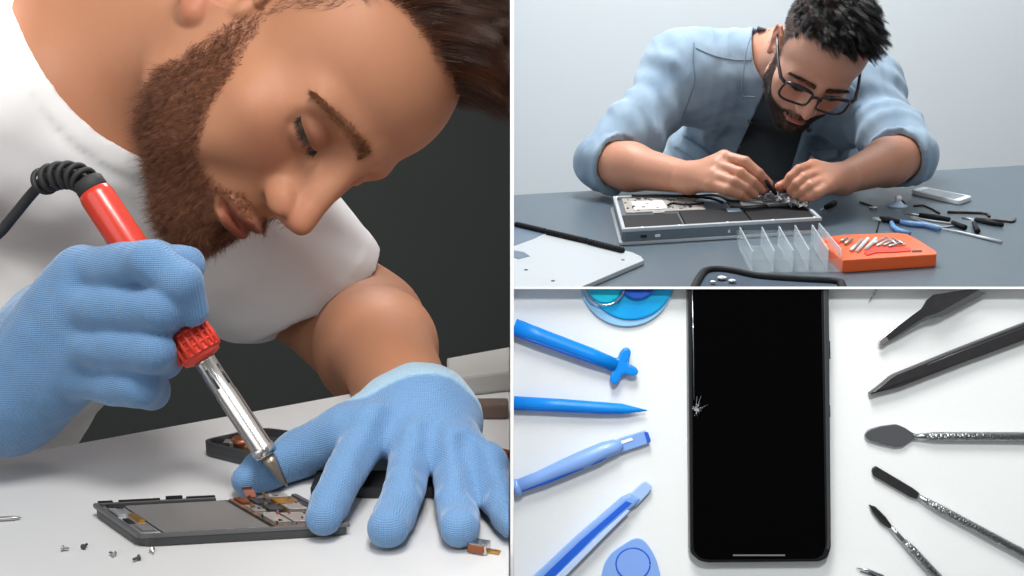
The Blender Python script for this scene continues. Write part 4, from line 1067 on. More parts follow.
    for i in range(n_ + 1):
        for j in range(n_ + 1):
            u, w = i / n_, j / n_; p = (c4[0] * (1 - u) + c4[1] * u) * (1 - w) + (c4[3] * (1 - u) + c4[2] * u) * w
            vs_.append(p + Vector(rn.normal(size=3) * .0018))
    k = n_ + 1; N = len(vs_); vs_ += [v + V(0, .002, -.0012) for v in vs_]
    for i in range(n_):
        for j in range(n_): a = i * k + j; fs_ += [[a, a + 1, a + k + 1, a + k], [N + a, N + a + k, N + a + k + 1, N + a + 1]]
    M_film = mat('crumpled_foil', (.02, .022, .026), .45, .3); add_noise(M_film, 420, .75, 2, (.3, .3, .32))
    mb = MB(); mb.add(vs_, fs_); tag(mb.build('keyboard_film', M_film), 'crumpled glittery dark sheet lifted from the laptop between both hands', 'film')
    mb = MB(); mb.tube([P(806, 208, 1.985), P(822, 219, 1.93)], .0025, 8); 
    t = empty('screwdriver', T(P(768, 186, 2.03)), 'tiny black screwdriver pinched in the fingertips over the laptop', 'screwdriver', world=True)
    mb = MB(); mb.tube([P(766, 180, 2.015), P(770, 187, 2.02), P(776, 194, 2.03)], [.003, .004, .0032], 10); mb.build('handle', M_batt, t)
    mb = MB(); mb.tube([P(776, 194, 2.03), P(781, 200, 2.035)], .0012, 8); mb.build('blade', M_alu, t)
    # silver cover at the left
    t = place('laptop_cover', 570, 258, 'removed silver laptop cover with a black hinge strip at the left desk edge', 'laptop cover')
    mb = MB(); slab(mb, [(505, 226), (632, 252), (641, 256), (644, 260), (564, 294), (505, 312)], .0006, .0075, .0012, .0075); mb.build('plate', M_alu2, t)
    for p0, p1 in (((516, 224.5), (546, 231.5)), ((547, 232), (588, 241.5)), ((589, 242), (623, 250.5))):
        mb = MB(); a, c = q2(*p0, .011), q2(*p1, .011); mb.tube([a, c], .0042, 10); d_ = (c - a)
        for i in range(int(d_.length / .006)):
            p = a + d_ * ((i + .5) / int(d_.length / .006)); mb.tube([p - d_.normalized() * .0008, p + d_.normalized() * .0008], .0052, 8)
        mb.build('hinge_strip', M_batt, t)
    mb = MB(); slab(mb, [(512, 226), (545, 233), (535, 238), (512, 246)], .0070, .0080, .0002, .008); slab(mb, [(512, 250), (524, 252), (530, 256), (518, 259), (512, 257)], .0070, .0080, .0002, .008); mb.build('dark_recess', mat('blue_grey_film', hexc(96, 116, 136), .4), t)
    for x, y in ((623, 260), (526, 270), (553, 281), (637, 256)):
        p = q2(x, y, .0075); mb = MB(); mb.lathe([(0, .0028), (.0006, .0026)], p, (0, 0, 1), 12); mb.build('screw', M_slot if x != 637 else M_alu, t)
    # orange organiser with clear compartments
    t = place('organizer_box', 880, 252, 'orange plastic bit organiser with small steel bits in its top', 'organiser')
    top = [(843, 260), (819, 240), (826, 236.5), (844, 234.5), (897, 232.5), (908, 234), (920, 240.5), (937, 251.5), (936.5, 254)]
    mb = MB(); slab(mb, top, .0004, .019, .002, .019); mb.build('body', M_orange, t)
    mb = MB(); slab(mb, [(866, 249.5), (873, 246.5), (886, 246), (900, 247.2), (911, 247.6), (911, 250.5), (897, 251.6), (876, 252.4), (867, 255), (864, 252.5)], .0185, .0205, .0006, .0205); mb.build('curved_recess', M_red3, t)  # curved red recess, put in as a thin deep-orange slab
    mb = MB(); slab(mb, [(825, 241), (833, 238), (842, 242.5), (835, 245)], .0185, .0198, .0003, .0198); mb.build('side_catch', M_red3, t)
    for x0, y0, x1, y1, m, r_ in ((851, 250.5, 862, 239.5, M_alu, .0024), (857, 251, 868, 238.5, M_lab, .0026), (866, 249, 876, 239, M_lab, .0030), (872, 244, 884, 238.6, M_alu, .002), (877, 246, 889, 239.6, M_alu, .0022), (884, 245.6, 895, 240, M_steel2, .002), (889, 246.6, 903, 242.4, M_steel2, .002), (845, 244, 852, 239, M_steel2, .0022), (841, 241.4, 847, 238, M_steel2, .002), (893, 238, 905, 244.6, M_alu, .0016), (886, 237, 897, 244, M_alu, .0016)):
        mb = MB(); mb.tube([q2(x0, y0, .0215), q2(x1, y1, .0225)], r_, 8); mb.build('bit', m, t)
    mb = MB(); slab(mb, [(912, 250.4), (922, 250), (922, 252), (912, 252.4)], .0186, .0192, .0001, .0192); mb.build('slot', M_slot, t)
    t = place('organizer_tray', 790, 258, 'clear plastic tray of upright dividers beside the orange organiser', 'tray')
    mb = MB(); slab(mb, [(750, 272.5), (842, 271), (817, 242), (738, 246)], .0003, .0022, .0004, .002); mb.build('floor_plate', M_clear2, t)
    for (x0, y0, x1, y1) in ((752, 272.5, 739, 246), (773, 271.5, 761, 246), (792, 271, 778, 245), (808, 270.5, 794, 244), (827, 270, 811, 243.5), (840, 270, 818, 242)):
        a, c = q2(x0, y0, .001), q2(x1, y1, .001); d_ = (c - a); rot = Matrix.Rotation(math.atan2(d_.y, d_.x), 3, 'Z'); m_ = (a + c) / 2; mb = MB()
        mb.box((m_.x, m_.y, z2 + .0165), (d_.length, .0022, .029), .0006, rot=rot); mb.build('divider', M_clear, t)
    a, c = q2(752, 272.5, .001), q2(842, 270.5, .001); m_ = (a + c) / 2; mb = MB(); mb.box((m_.x, m_.y, z2 + .010), ((c - a).length, .002, .017), .0005); mb.build('front_wall', M_clear2, t)
    a, c = q2(739, 246, .001), q2(818, 242, .001); m_ = (a + c) / 2; mb = MB(); mb.box((m_.x, m_.y, z2 + .012), ((c - a).length, .002, .021), .0005); mb.build('rear_wall', M_clear2, t)
    # black pouch at the front edge
    t = place('tool_pouch', 765, 284, 'black pouch with a raised rim at the front of the slate desk', 'pouch')
    out = [(690, 296), (700, 277), (706, 271), (718, 269.5), (735, 271.5), (760, 276.5), (800, 279.5), (835, 281.5), (842, 285), (842, 296)]
    mb = MB(); slab(mb, out, .0004, .006, .001, .006); mb.build('base', mat('dark_blue_felt', hexc(66, 82, 98), .9), t)
    mb = MB(); mb.tube(spline([q2(x, y, .008) for x, y in out], 5), .0055, 10); mb.build('rim', M_batt, t)
    for x, y, s_ in ((722, 280, .010), (732, 283, .008), (713, 284, .006)):
        p = q2(x, y, .0062); mb = MB(); mb.ball(p + V(0, 0, .003), s_ * .6, 2, (1.3, 1, .5)); mb.build('metal_bit', M_alu, t)
    # phone
    t = place('smartphone', 941, 195, 'white phone lying alone at the back right of the slate desk', 'phone')
    mb = MB(); pts = [(910.5, 189.5), (923.5, 186.3), (973, 196), (959.5, 200.8)]; slab(mb, pts, .0004, .009, .002, .009, .012); mb.build('body', M_whitep, t)
    def inn(pts, f): c = [sum(p[i] for p in pts) / len(pts) for i in (0, 1)]; return [(c[0] + (p[0] - c[0]) * f[0], c[1] + (p[1] - c[1]) * f[1]) for p in pts]
    mb = MB(); pts = [(918.5, 190.6), (929, 188.2), (965.5, 195.4), (954, 199)]; slab(mb, pts, .0088, .0094, .0001, .0094); mb.build('screen', mat('grey_glass', hexc(120, 138, 150), .15), t)
    # small suction stand
    t = place('suction_cup', 898, 206, 'small clear suction cup standing behind the blue-handled pliers', 'suction cup')
    p = q2(898, 206.5); mb = MB(); mb.lathe([(0, .017), (.002, .0165), (.006, .009), (.009, .006), (.012, .005)], p, (0, 0, 1), 28); mb.build('cup', mat('frosted_blue', hexc(168, 190, 212), .3), t)
    mb = MB(); mb.ball(p + V(0, 0, .015), .0062, 2); mb.build('knob', M_whitep, t)
    mb = MB(); mb.tube([p + V(.006, 0, .011), p + V(.013, 0, .003)], .002, 8); mb.build('lever', M_batt, t)
    def rod(pts, r, m, name, label=None, cat=None, par=None, z=None, n=10):
        z = r if isinstance(r, float) else max(r); mb = MB(); mb.tube([q2(p[0], p[1], z if len(p) < 3 else p[2]) for p in pts], r, n); o = mb.build(name, m, par)
        if label: tag(o, label, cat)
        return o
    t = place('screwdriver', 828, 206, 'short black screwdriver nearest the laptop, pointing at it', 'screwdriver')
    rod([(826, 207), (834.5, 202.5)], [.0042, .0048], M_batt, 'handle', par=t); rod([(820, 210.5), (826, 207)], .0014, M_alu, 'shaft', par=t)
    rod([(860, 202), (868, 204.5), (873, 206.5)], .0015, M_dark if 'M_dark' in globals() else M_batt, 'hex_key', 'thin dark rod lying between the short screwdriver and the suction cup', 'rod')
    rod([(869.5, 207.5), (877.5, 207.8)], .0022, M_alu, 'screwdriver_bit', 'short silver bit lying by the thin dark rod', 'bit')
    M_br = mat('dark_brass', hexc(70, 58, 50), .35, .8)
    rod([(913.6, 206), (921, 205.2), (924, 205.4), (932, 209), (939.5, 213.2)], .0017, M_br, 'hex_key', 'bent dark hex key just below the white phone', 'hex key')
    rod([(947.5, 212), (966, 212.4), (982, 213), (987, 213.8), (989.6, 216.5)], .0023, M_br, 'hex_key', 'thick bent hex key behind the scattered screwdrivers', 'hex key')
    rod([(977, 218.4), (995, 220), (1011, 222), (1014, 221.4), (1015.4, 218.6)], .0019, M_br, 'hex_key', 'long hex key with upturned end at the far right of the tools', 'hex key')
    t = place('screwdriver', 930, 216, 'steel-tipped screwdriver with a black handle lying across the tweezers', 'screwdriver')
    rod([(904.8, 213), (920, 215.3)], .0016, M_alu, 'shaft', par=t); rod([(919.5, 215.2), (935, 217), (949.5, 219.6)], [.0040, .0046, .0038], M_batt, 'handle', par=t)
    t = place('screwdriver', 985, 222, 'black-handled screwdriver at the right pointing left, steel tip bare', 'screwdriver')
    rod([(962, 217.4), (976, 220)], .0016, M_alu, 'shaft', par=t); rod([(975.5, 219.8), (990, 222.4), (1002.5, 225)], [.0042, .0048, .0040], M_batt, 'handle', par=t)
    t = place('screwdriver', 975, 226, 'stubby black screwdriver lying towards the viewer at right', 'screwdriver')
    rod([(971.6, 219.5), (974, 223)], .0016, M_alu, 'shaft', par=t); rod([(974, 223), (976, 228), (977.6, 231)], [.0036, .0042, .0048], M_batt, 'handle', par=t)
    t = place('tweezers', 932, 222, 'pale steel tweezers lying beside the blue-handled pliers', 'tweezers')
    rod([(910.7, 217.2), (930, 220.6), (953.5, 224)], .0017, M_alu2, 'arm', par=t); rod([(911.5, 218.2), (930, 224), (942, 227.4), (953.5, 226)], .0017, M_alu2, 'arm', par=t)
    t = place('cap', 960, 226, 'black end cap of a tool beside the steel tweezers', 'cap'); rod([(953, 222.4), (957, 224.5), (965, 227.5)], [.0036, .0046, .0046], M_batt, 'end', par=t)
    rod([(939.5, 228.2), (958, 231.6), (980, 237), (1001.5, 242)], [.0014, .0018, .0026, .0026], M_alu2, 'metal_spudger', 'long flat silver spudger lying nearest the right front', 'spudger')
    t = place('pliers', 905, 224, 'small pliers with blue rubber handles', 'pliers')
    rod([(899.7, 222), (912, 224), (926, 225), (939.5, 229.2)], [.0042, .0050, .0050, .0040], M_blueh, 'handle', par=t)
    rod([(891.5, 222.5), (893.5, 227), (898, 230.4), (909.7, 233.4)], [.0036, .0044, .0044, .0036], M_blueh, 'handle', par=t)
    rod([(900, 222), (889, 219.8), (880, 218.6)], [.0036, .0056, .0040], M_batt, 'joint', par=t); rod([(886, 219.3), (872, 218)], [.0034, .0014], M_alu2, 'jaw', par=t); rod([(886, 219.8), (879, 220.4), (873, 219.2)], [.0034, .0028, .0012], M_alu2, 'jaw', par=t)
    rod([(879.5, 221), (878, 226), (876.5, 232)], .0013, M_batt, 'hex_key', 'thin black rod standing out from under the pliers towards the viewer', 'rod')
# ------------------------------------------------------------------ lower right booth: an upright white board laid out with a cracked phone and tools
BD = .62; PXM = BD / F          # metres to one pixel on the board
BM = T(CAM + AF * BD) @ Matrix((AX, AU, -AF)).transposed().to_4x4()      # board frame: x right, y up, z off the board
def bl(px, py, z=0.0):
    px = max(px, 513.9) + (0.0 if px > 513.9 else (px - 513.9) * 1e-4)
    return V((px - 512) * PXM * (1 - z / BD), (288 - py) * PXM * (1 - z / BD), z)
M_board = mat('white_card', hexc(236, 240, 240), .75); add_noise(M_board, 500, .03, 3, bump=.15, bump_scale=900, dist=.0003)
M_blue = mat('blue_plastic', hexc(6, 140, 238), .38, spec=.4)
M_blue2 = mat('pale_blue_plastic', hexc(134, 174, 238), .35, coat=.2)
M_blue3 = mat('deep_blue_plastic', hexc(34, 98, 214), .4)
M_cyan = mat('cyan_rubber', hexc(10, 200, 246), .28, coat=.3); add_noise(M_cyan, 25, .7, 2, hexc(20, 120, 220))
M_cyan2 = mat('clear_cyan_rubber', hexc(150, 205, 245), .25, coat=.4)
M_glassblk = mat('black_glass', (.001, .001, .0012), .15, spec=.06)
M_case = mat('black_case', (.012, .013, .015), .3, .3)
M_gun = mat('gunmetal', (.085, .085, .09), .38, .85); add_noise(M_gun, 200, .3, bump=.1, bump_scale=900, dist=.0002)
M_pol = mat('polished_steel', (.46, .48, .51), .2, 1.0)
M_knurl = mat('knurled_steel', (.42, .43, .45), .36, 1.0)
nt_, b_ = nodes(M_knurl); tc_ = nt_.nodes.new('ShaderNodeTexCoord'); vo_ = nt_.nodes.new('ShaderNodeTexVoronoi'); vo_.inputs['Scale'].default_value = 900
nt_.links.new(tc_.outputs['Object'], vo_.inputs['Vector']); bp_ = nt_.nodes.new('ShaderNodeBump'); bp_.inputs['Strength'].default_value = .9; bp_.inputs['Distance'].default_value = .0006
nt_.links.new(vo_.outputs['Distance'], bp_.inputs['Height']); nt_.links.new(bp_.outputs['Normal'], b_.inputs['Normal'])
M_frost = mat('frosted_crack', (.45, .48, .5), .5)
def bthing(name, px, py, label, cat): return empty(name, BM @ T(bl(px, py)), label, cat)
def bpart(mb, name, m, par, px, py, **kw):
    """mesh written in board coordinates, stored relative to its thing"""
    o = bl(px, py); mb.v = [Vector(v) - o for v in mb.v]; return mb.build(name, m, par, **kw)
X0 = .0009                       # the middle wall's right face
def clipx(mb, x=X0):
    for v in mb.v:
        if v.x < x: v.x = x
def bstick(pts, rs, z, n=14, flat=.7, mb=None):
    """a rod along pixel points; z lift of its axis"""
    mb = mb or MB(); mb.tube([bl(p[0], p[1], (z if isinstance(z, (int, float)) else z[i])) for i, p in enumerate(pts)], [r * PXM for r in rs], n, True, True, flat=((0, 0, 1), flat)); return mb
def bpoly(pts, z0, z1, bev=.0003, mb=None, smooth=False):
    mb = mb or MB(); mb.prism([(bl(p[0], p[1], z1).x, bl(p[0], p[1], z1).y) for p in pts], z0, z1, bev, smooth=smooth); return mb
def sampled(c, w0, w1):
    """outline with half-widths along a centre line (pixels): list of (x, y, w)"""
    L_, R_ = [], []
    for i, (x, y, w) in enumerate(c):
        a = c[max(i - 1, 0)]; b = c[min(i + 1, len(c) - 1)]; dx, dy = b[0] - a[0], b[1] - a[1]; q = math.hypot(dx, dy) or 1
        L_.append((x - dy / q * w, y + dx / q * w)); R_.append((x + dy / q * w, y - dx / q * w))
    return L_ + R_[::-1]
if ONLY in ('', 'B'):
    mb = MB(); a, c = bl(513.9, 286.8), bl(1075, 288 + .878 / PXM); mb.box(((a.x + c.x) / 2, (a.y + c.y) / 2, -.004), (c.x - a.x, a.y - c.y, .008)); bo = mb.build('display_board', M_board)
    bo.matrix_world = BM; tag(bo, 'large upright white board holding the cracked phone and repair tools', 'board')
    mb = MB(); a, c = bl(513.4, 286.7, .010), bl(1075, 289.0, .010); mb.box(((a.x + c.x) / 2, (a.y + c.y) / 2, .005), (c.x - a.x, a.y - c.y, .010)); tr = mb.build('trim_1', M_part); tr.matrix_world = BM; tag(tr, kind='structure')
    TOP = 289.2
    # the phone
    ph = bthing('phone', 758, 430, 'large black phone with a cracked left screen edge', 'phone')
    out = [(829, TOP), (687.5, TOP), (689, 546), (831, 559)]
    out = [(688, TOP), (690, 553), (699, 561), (707, 563), (820, 562), (828, 558), (831.5, 548), (829, TOP)]
    mb = bpoly(arc_poly(out[::-1], [0, 4, 3, 3, 3, 3, 4, 0][::-1], 3), 0.0004, .0078, .0011); bpart(mb, 'case', M_case, ph, 758, 430)
    scr = [(692, TOP), (693.5, 551), (700, 558), (708, 560), (816, 559), (823, 555), (826, 546), (821.5, TOP)]
    mb = bpoly(arc_poly(scr[::-1], [0, 4, 3, 3, 3, 3, 4, 0][::-1], 3), .0070, .0084, .0006); sc2 = bpart(mb, 'screen', M_glassblk, ph, 758, 430)
    mb = bstick([(692.3, TOP), (693.5, 350), (694, 400)], [.55, .5, .3], .0084, 8); bpart(mb, 'edge_highlight_strip', M_pol, ph, 758, 430)
    mb = bpoly([(733, 554.6), (785, 554.6), (785, 556), (733, 556)][::-1], .0082, .00865, 0); bpart(mb, 'speaker_slot', mat('grey_mesh', (.16, .16, .16), .6), ph, 758, 430)
    mb = bpoly([(823.5, TOP), (829, TOP), (831, 540), (829.5, 550), (826.5, 549), (827.5, 540)][::-1], .0064, .0080, .0004); bpart(mb, 'side_rail', mat('grey_rail', (.13, .14, .15), .3, .8), ph, 758, 430)
    for y0, y1 in ((341, 359), (405, 417)):
        mb = bpoly([(828.6, y0), (830.2, y0), (830.6, y1), (829.0, y1)][::-1], .003, .0058, .0002); bpart(mb, 'side_button', M_case, ph, 758, 430)
    rg = random.Random(7); mb = MB()
    for i in range(26):
        an = rg.uniform(0, 2 * pi); r0 = rg.uniform(0, 5); x, y = 695.5 + cos(an) * r0 * .8, 409 + sin(an) * r0 * 1.3; s_ = rg.uniform(.4, 1.2); t_ = rg.uniform(0, 3)
        pp = [(x + cos(t_ + q) * s_ * rg.uniform(.5, 1.2), y + sin(t_ + q) * s_) for q in (0, 2.1, 4.2)]; bpoly(pp[::-1], .0084, .0086, 0, mb)
    for an, l_ in ((-.35, 13), (-1.2, 14), (-1.0, 7), (.3, 6), (.9, 6), (1.4, 9), (-1.5, 13), (.6, 5), (-.1, 7)):
        bstick([(696, 409), (696 + cos(an) * l_ * .5, 409 + sin(an) * l_ * .5 + .6), (696 + cos(an) * l_, 409 + sin(an) * l_)], [.22, .1, .04], .00845, 5, .5, mb)
    bpart(mb, 'crack', M_frost, sc2, 758, 430)
    # suction cup, cut by the ledge
    cup = bthing('suction_cup', 627, 289, 'blue suction cup with metal ring at the top of the board', 'suction cup')
    def disc_arc(cx, cy, r, ymin, n=48):
        pts = []
        for i in range(n + 1):
            a = pi * i / n; x, y = cx + r * cos(a), cy + r * sin(a); pts.append((x, max(y, ymin)))
        a0 = math.asin(min(1, max(-1, (ymin - cy) / r))) if abs(ymin - cy) < r else 0
        return [(cx + r * cos(a0 + (pi - 2 * a0) * i / n), cy + r * sin(a0 + (pi - 2 * a0) * i / n)) for i in range(n + 1)]
    mb = bpoly(disc_arc(627, 279, 47.5, TOP), .0003, .0022, .0006); bpart(mb, 'rim', M_cyan2, cup, 627, 289)
    mb = bpoly(disc_arc(631, 276, 44, TOP), .0018, .0034, .001); bpart(mb, 'cup', M_cyan, cup, 627, 289)
    mb = bpoly(disc_arc(638, 280, 19, TOP), .0030, .0065, .001); bpart(mb, 'knob', M_blue3, cup, 627, 289)
    arc = [(605 + 20 * cos(q), 285 + 20 * sin(q)) for q in np.linspace(.22, pi - .22, 24)]
    mb = bstick(arc, [1.1] * 24, .0060, 8, 1); bpart(mb, 'ring', M_pol, cup, 627, 289)
    mb = bpoly(disc_arc(605, 285, 17.5, TOP), .0030, .0042, .0004); bpart(mb, 'cap', mat('bright_cyan', hexc(10, 214, 246), .35), cup, 627, 289)
    # blue tools from the left
    t = bthing('pry_tool', 560, 340, 'blue round tool with a three-lobed star tip', 'pry tool')
    bpart(bstick([(514, 326.5), (540, 336.5), (590, 355), (616, 365.5)], [8.4, 8.2, 7.6, 6.8], .0042, 18, .9), 'handle', M_blue, t, 560, 340); 
    bpart(bstick([(514, 333.8), (540, 343.5), (590, 361), (611, 368.5)], [1.8, 1.8, 1.6, .6], .0062, 8, .8), 'groove', M_blue3, t, 560, 340)
    st = []
    for i in range(60):
        a = 2 * pi * i / 60; r = 9.2 + 10.4 * max(0, cos(1.5 * (a - .40))) ** 2 if False else 0
        st.append(a)
    def lobe(a): 
        v = 9
        for c0, l_ in ((.35, 19.5), (-1.15, 20.5), (1.95, 19)):
            dd = abs((a - c0 + pi) % (2 * pi) - pi); v = max(v, l_ * math.exp(-(dd / .55) ** 2 * .7))
        return v
    star = [(620 + cos(a) * lobe(a), 366.5 + sin(a) * lobe(a)) for a in st]
    bpart(bpoly(star[::-1], .0028, .0062, .0012), 'star_tip', M_blue, t, 560, 340)
    t = bthing('pry_tool', 560, 405, 'plain blue pointed stick lying level below the star-tipped tool', 'pry tool')
    bpart(bstick([(505, 403), (560, 405.5), (600, 408), (622, 409), (636, 409.8), (647, 410.5)], [7, 6.8, 6.2, 5.4, 2.6, .5], .0036, 14, .9), 'handle', M_blue, t, 560, 405)
    bpart(bstick([(506, 408.2), (560, 410), (600, 412), (620, 412.6)], [1.5, 1.5, 1.3, .5], .0054, 8, .8), 'groove', M_blue3, t, 560, 405)
    t = bthing('spudger', 580, 465, 'pale blue opening tool with a notched chisel tip', 'opening tool')
    bpart(bstick([(514, 488.6), (519, 486.8), (520, 486.4)], [9, 8.8, 8], .0045, 16, .9), 'collar', M_blue2, t, 580, 465)
    bpart(bstick([(517, 487), (540, 478), (562, 468.5), (585, 459), (605, 450), (616, 446.5), (622, 444)], [7, 7.2, 8.4, 9.4, 8.6, 7.4, 4], .0044, 18, .85), 'handle', M_blue2, t, 580, 465)
    bpart(bstick([(519, 491), (545, 482), (575, 469), (600, 459), (618, 450)], [2.0, 2.6, 3.4, 3.0, 1], .0058, 10, .9), 'side_stripe', M_blue3, t, 580, 465)
    bpart(bpoly([(614, 441), (625, 436.5), (640, 432), (645, 430.5), (648, 437), (651, 442), (646, 444.5), (632, 449), (618, 454)][::-1], .0018, .0040, .0005), 'chisel_tip', M_blue2, t, 580, 465)
    bpart(bpoly([(644.5, 431.5), (648.2, 432.4), (651, 440.6), (647.6, 442.6)][::-1], .0041, .0052, .0002), 'tip_edge', M_blue3, t, 580, 465)
    bpart(bpoly([(620, 441.5), (632, 437.6), (633, 440.4), (621, 444.4)][::-1], .0040, .0044, .0001), 'slot', M_part, t, 580, 465)
    t = bthing('spudger', 595, 530, 'pale and deep blue channelled tool with a flat tip, lowest of the long ones', 'opening tool')
    bpart(bpoly([(524, 586), (575, 538), (622, 497.5), (631, 493.5), (640, 499), (636, 505), (625, 513), (590, 545), (550, 586)], .0010, .0058, .0016), 'handle', M_blue2, t, 595, 530)
    bpart(bpoly([(533, 586), (580, 541), (626, 501), (632, 503), (598, 533), (545, 586)], .0056, .0062, .0002), 'channel', M_blue3, t, 595, 530)
    bpart(bpoly([(546, 586), (599, 535), (627, 510), (630, 511), (603, 538), (556, 586)], .0056, .0066, .0003), 'ridge', mat('white_blue_plastic', hexc(190, 214, 248), .35), t, 595, 530)
    bpart(bpoly(arc_poly([(628, 496), (640, 485), (645, 480.5), (653, 487), (649, 493), (636, 507)], [0, 2, 3, 3, 2, 0]), .0014, .0036, .0006), 'flat_tip', mat('clear_blue_plastic', hexc(168, 200, 246), .3, coat=.3), t, 595, 530)
    t = bthing('guitar_pick', 632, 565, 'pale blue rounded triangular pick with a round dimple', 'pick')
    pk = arc_poly([(640, 534), (656, 556), (664, 590), (598, 590), (606, 556)], [14, 12, 8, 8, 14], 8)
    bpart(bpoly(pk, .0003, .0016, .0005), 'plate', M_blue2, t, 632, 565)
    ring = [(633 + 17 * cos(q), 564 + 16 * sin(q)) for q in np.linspace(0, 2 * pi, 41)]
    bpart(bstick(ring, [.8] * 41, .0017, 8, .8), 'dimple_rim', M_blue3, t, 632, 565)
    bpart(bpoly([(633 + 16.4 * cos(q), 564 + 15.4 * sin(q)) for q in np.linspace(0, 2 * pi, 40, endpoint=False)], .0014, .0018, .0002), 'dimple', mat('mid_blue_plastic', hexc(132, 170, 240), .35), t, 632, 565)
    # steel tools from the right
    t = bthing('tweezers', 940, 312, 'dark steel tweezers with a bare metal tip, top right of the board', 'tweezers')
    L1 = sampled([(878.5, 344), (883, 341.5, ), (900, 328), (918, 316), (926, 311), (934, 306)], 0, 0) if False else None
    def arm(z0, dz, dx, dy):
        c = [(879, 344, .8), (882, 342.4, 2.2), (899, 330, 3.6), (915, 318.5, 4.2), (924, 312.5, 4.6), (931, 307, 8.2), (938, 302.5, 9.2), (975, 281, 9.8)]
        mb = MB(); zs = [z0, z0 + .0002, z0 + dz * .3, z0 + dz * .55, z0 + dz * .7, z0 + dz * .8, z0 + dz * .9, z0 + dz]
        vs, fs = [], []
        for i, (x, y, w) in enumerate(c):
            a = c[max(i - 1, 0)]; b = c[min(i + 1, len(c) - 1)]; ex, ey = b[0] - a[0], b[1] - a[1]; q = math.hypot(ex, ey); nx, ny = -ey / q, ex / q
            for s in (-1, 1):
                yy = y + ny * w * s + dy * i / 7
                for h in (0, .0011): vs.append(bl(x + nx * w * s + dx * i / 7 - (ex / ey * (TOP - yy) if False else 0), max(yy, TOP), zs[i] + h))
        for i in range(len(c) - 1):
            o = i * 4; fs += [[o, o + 4, o + 6, o + 2], [o + 1, o + 3, o + 7, o + 5], [o, o + 1, o + 5, o + 4], [o + 2, o + 6, o + 7, o + 3]]
        fs += [[0, 2, 3, 1], [4 * 7, 4 * 7 + 1, 4 * 7 + 3, 4 * 7 + 2]]
        mb.add(vs, fs); return mb
    bpart(arm(.0006, .004, 6, 4), 'lower_arm', M_pol, t, 940, 312)
    bpart(arm(.0030, .010, 0, 0), 'upper_arm', M_gun, t, 940, 312)
    bpart(bpoly([(878.5, 344.5), (880, 340), (897, 326.2), (902, 331.5), (884, 344.6)], .0032, .0052, .0003), 'bare_tip', M_steel2, t, 940, 312)
    t = bthing('needle_tip', 871, 296, 'thin bright point of a tool sticking out below the top ledge', 'tool')
    bpart(bstick([(868.5, 302.5), (872, 297), (876.6, TOP)], [.3, .9, 1.5], [.0012, .002, .003], 8, 1), 'point', M_pol, t, 871, 296)
    t = bthing('spudger', 950, 362, 'thick black pointed spudger lying below the tweezers', 'spudger')
    c = [(870.5, 394, .4), (884, 387.5, 3.6), (893, 382.8, 6), (898, 380.5, 6.8), (960, 356, 7.4), (1000, 341, 7.8), (1040, 326, 8)]
    bpart(bpoly(sampled(c, 0, 0)[::-1], .0006, .0058, .0007), 'body', M_gun, t, 950, 362)
    bpart(bstick([(898, 376.5), (960, 351.5), (1040, 321)], [1.0, 1.1, 1.2], .0054, 8, .8), 'edge', mat('grey_edge', (.2, .2, .21), .35, .8), t, 950, 362)
    def dental(c, rodc, name, label, px, py, nm='spatula', bm_=None, tipz=.0016):
        t = bthing(name, px, py, label, name)
        bpart(bpoly(c, .0012, .0028, .0006), 'blade', bm_ or M_pol, t, px, py)
        pts, rs, kn = rodc
        bpart(bstick(pts, rs, .0030, 18, 1), 'shaft', M_pol, t, px, py)
        bpart(bstick(*kn, .0031, 18, 1), 'knurled_grip', M_knurl, t, px, py); return t
    leaf = [(864, 435.5), (868, 429.5), (880, 426), (896, 424), (905, 427.5), (913, 433), (919, 434.5), (919, 438), (912, 440), (903, 446.5), (895, 447.5), (880, 444), (868, 440.5)]
    dental(arc_poly(leaf, 2.2, 3), ([(914, 436.2), (925, 436.2), (1040, 436.6)], [2.2, 3.2, 4.6], ([(926, 436.3), (935, 436.3), (1040, 436.7)], [3.3, 4.3, 4.7])), 'spatula', 'polished steel spatula with a wide leaf-shaped blade', 940, 436)
    bar_ = [(872, 472), (872.5, 468), (876, 466), (913, 488), (919, 492.5), (922, 497), (917, 499.5), (910, 497), (873.5, 476)]
    dental(arc_poly(bar_, 1.4, 3), ([(918, 496), (930, 503), (1040, 562)], [2.2, 3.0, 4.6], ([(926, 500.6), (940, 508.6), (1040, 562.4)], [3.0, 4.0, 4.7])), 'spatula', 'steel spatula with a narrow square-ended blade, slanting down to the right', 950, 515, bm_=M_gun)
    dia = [(869, 504.5), (876, 507), (886, 517), (892, 525.5), (894, 529), (889, 528.5), (881, 523), (873, 513)]
    dental(arc_poly(dia, 1.0, 3), ([(891, 527), (900, 537), (945, 585)], [2.0, 2.4, 4.4], ([(903, 540), (912, 549), (945, 585)], [2.6, 3.8, 4.5])), 'spatula', 'small steel carver with a pointed diamond blade near the bottom edge', 905, 545, bm_=M_gun)
    t = bthing('tweezers', 873, 572, 'fine bright tweezer tips just showing at the bottom edge', 'tweezers')
    bpart(bstick([(856, 568), (868, 570), (882, 576), (892, 584)], [.3, 1.3, 1.8, 2.2], [.001, .002, .003, .004], 8, 1), 'arm', M_pol, t, 873, 572)
    bpart(bstick([(860, 571), (870, 573.5), (880, 579), (886, 586)], [.3, 1.2, 1.7, 2], [.001, .0015, .002, .002], 8, 1), 'arm', M_gun, t, 873, 572)
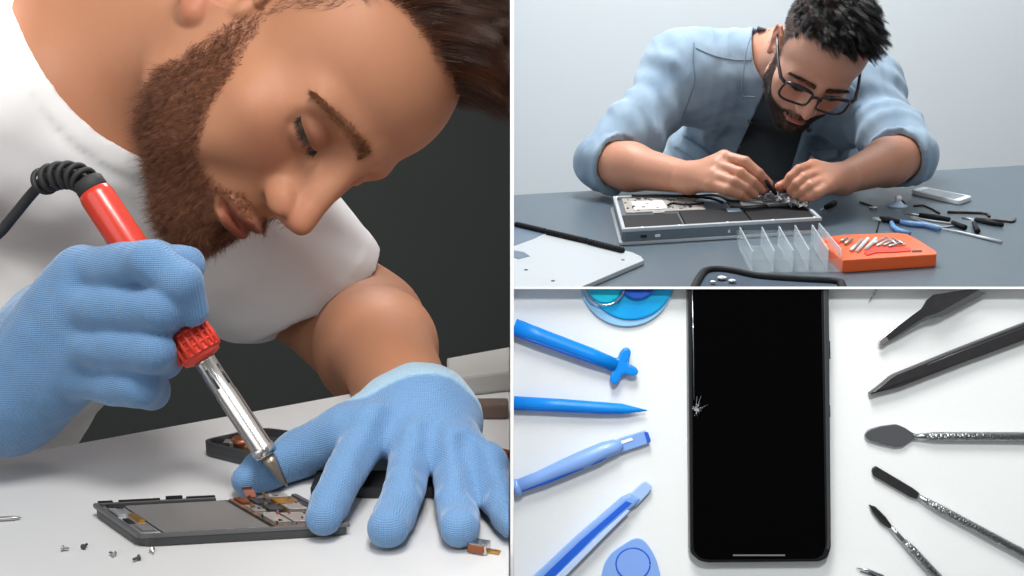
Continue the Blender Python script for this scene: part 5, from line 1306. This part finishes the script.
# ------------------------------------------------------------------ light and camera
def area(name, loc, tgt, size, power, col=(1, 1, 1), sy=None):
    l = bpy.data.lights.new(name, 'AREA'); l.size = size; l.energy = power; l.color = col
    if sy: l.shape = 'RECTANGLE'; l.size_y = sy
    o = bpy.data.objects.new(name, l); COL.objects.link(o); o.location = loc
    o.rotation_euler = (Vector(tgt) - Vector(loc)).to_track_quat('-Z', 'Y').to_euler(); return o
area('window_lamp', (-.06, 1.35, 1.45), (-.25, .95, .92), .25, 6.5, (1, 1, 1))
area('key_lamp', (-.03, .34, 1.50), (-.12, .72, .85), .25, 6.0, (1, .985, .96))
area('fill_lamp', (-.9, -.4, 1.5), (-.2, .7, .9), 1.0, 6, (1, 1, 1))
area('back_fill', (-.45, 1.55, 1.75), (-.3, .9, .9), .4, 2.6, (1, 1, 1))  # unseen light added behind the man to whiten his t-shirt
area('studio_lamp', (.18, 2.5, 2.1), (.55, 2.3, .7), .4, 30, (1, 1, 1))
area('room_lamp', (1.5, 1.4, 2.1), (.6, 2.4, .7),   .7, 7, (.93, .97, 1))
area('wall_lamp', (1.3, 3.0, 2.4), (1.2, 3.7, 1.2), 1.2, 22, (.97, .99, 1))
sl_ = bpy.data.lights.new('board_fill_spot', 'SPOT'); sl_.energy = 18; sl_.spot_size = RAD(34); sl_.spot_blend = .6; sl_.shadow_soft_size = .05  # unseen spot added to brighten the white board
so_ = bpy.data.objects.new('board_fill_spot', sl_); COL.objects.link(so_); so_.location = (.06, -.12, 1.5); so_.rotation_euler = (P(790, 430, .62) - Vector(so_.location)).to_track_quat('-Z', 'Y').to_euler()
w = bpy.data.worlds.new('surroundings'); scene.world = w; w.use_nodes = True
w.node_tree.nodes['Background'].inputs[0].default_value = (1, 1, 1, 1); w.node_tree.nodes['Background'].inputs[1].default_value = .20
cam = bpy.data.cameras.new('camera'); co = bpy.data.objects.new('camera', cam); COL.objects.link(co)
cam.sensor_width = 36; cam.lens = F / 1024 * 36; cam.clip_start = .01; cam.clip_end = 50
co.matrix_world = T(CAM) @ Matrix((AX, AU, -AF)).transposed().to_4x4(); scene.camera = co
vs = scene.view_settings; vs.view_transform = 'Standard'; vs.look = 'None'; vs.gamma = 1; vs.exposure = 0; vs.use_curve_mapping = False
try:
    scene.cycles.use_denoising = True; scene.cycles.max_bounces = 8
except Exception: pass
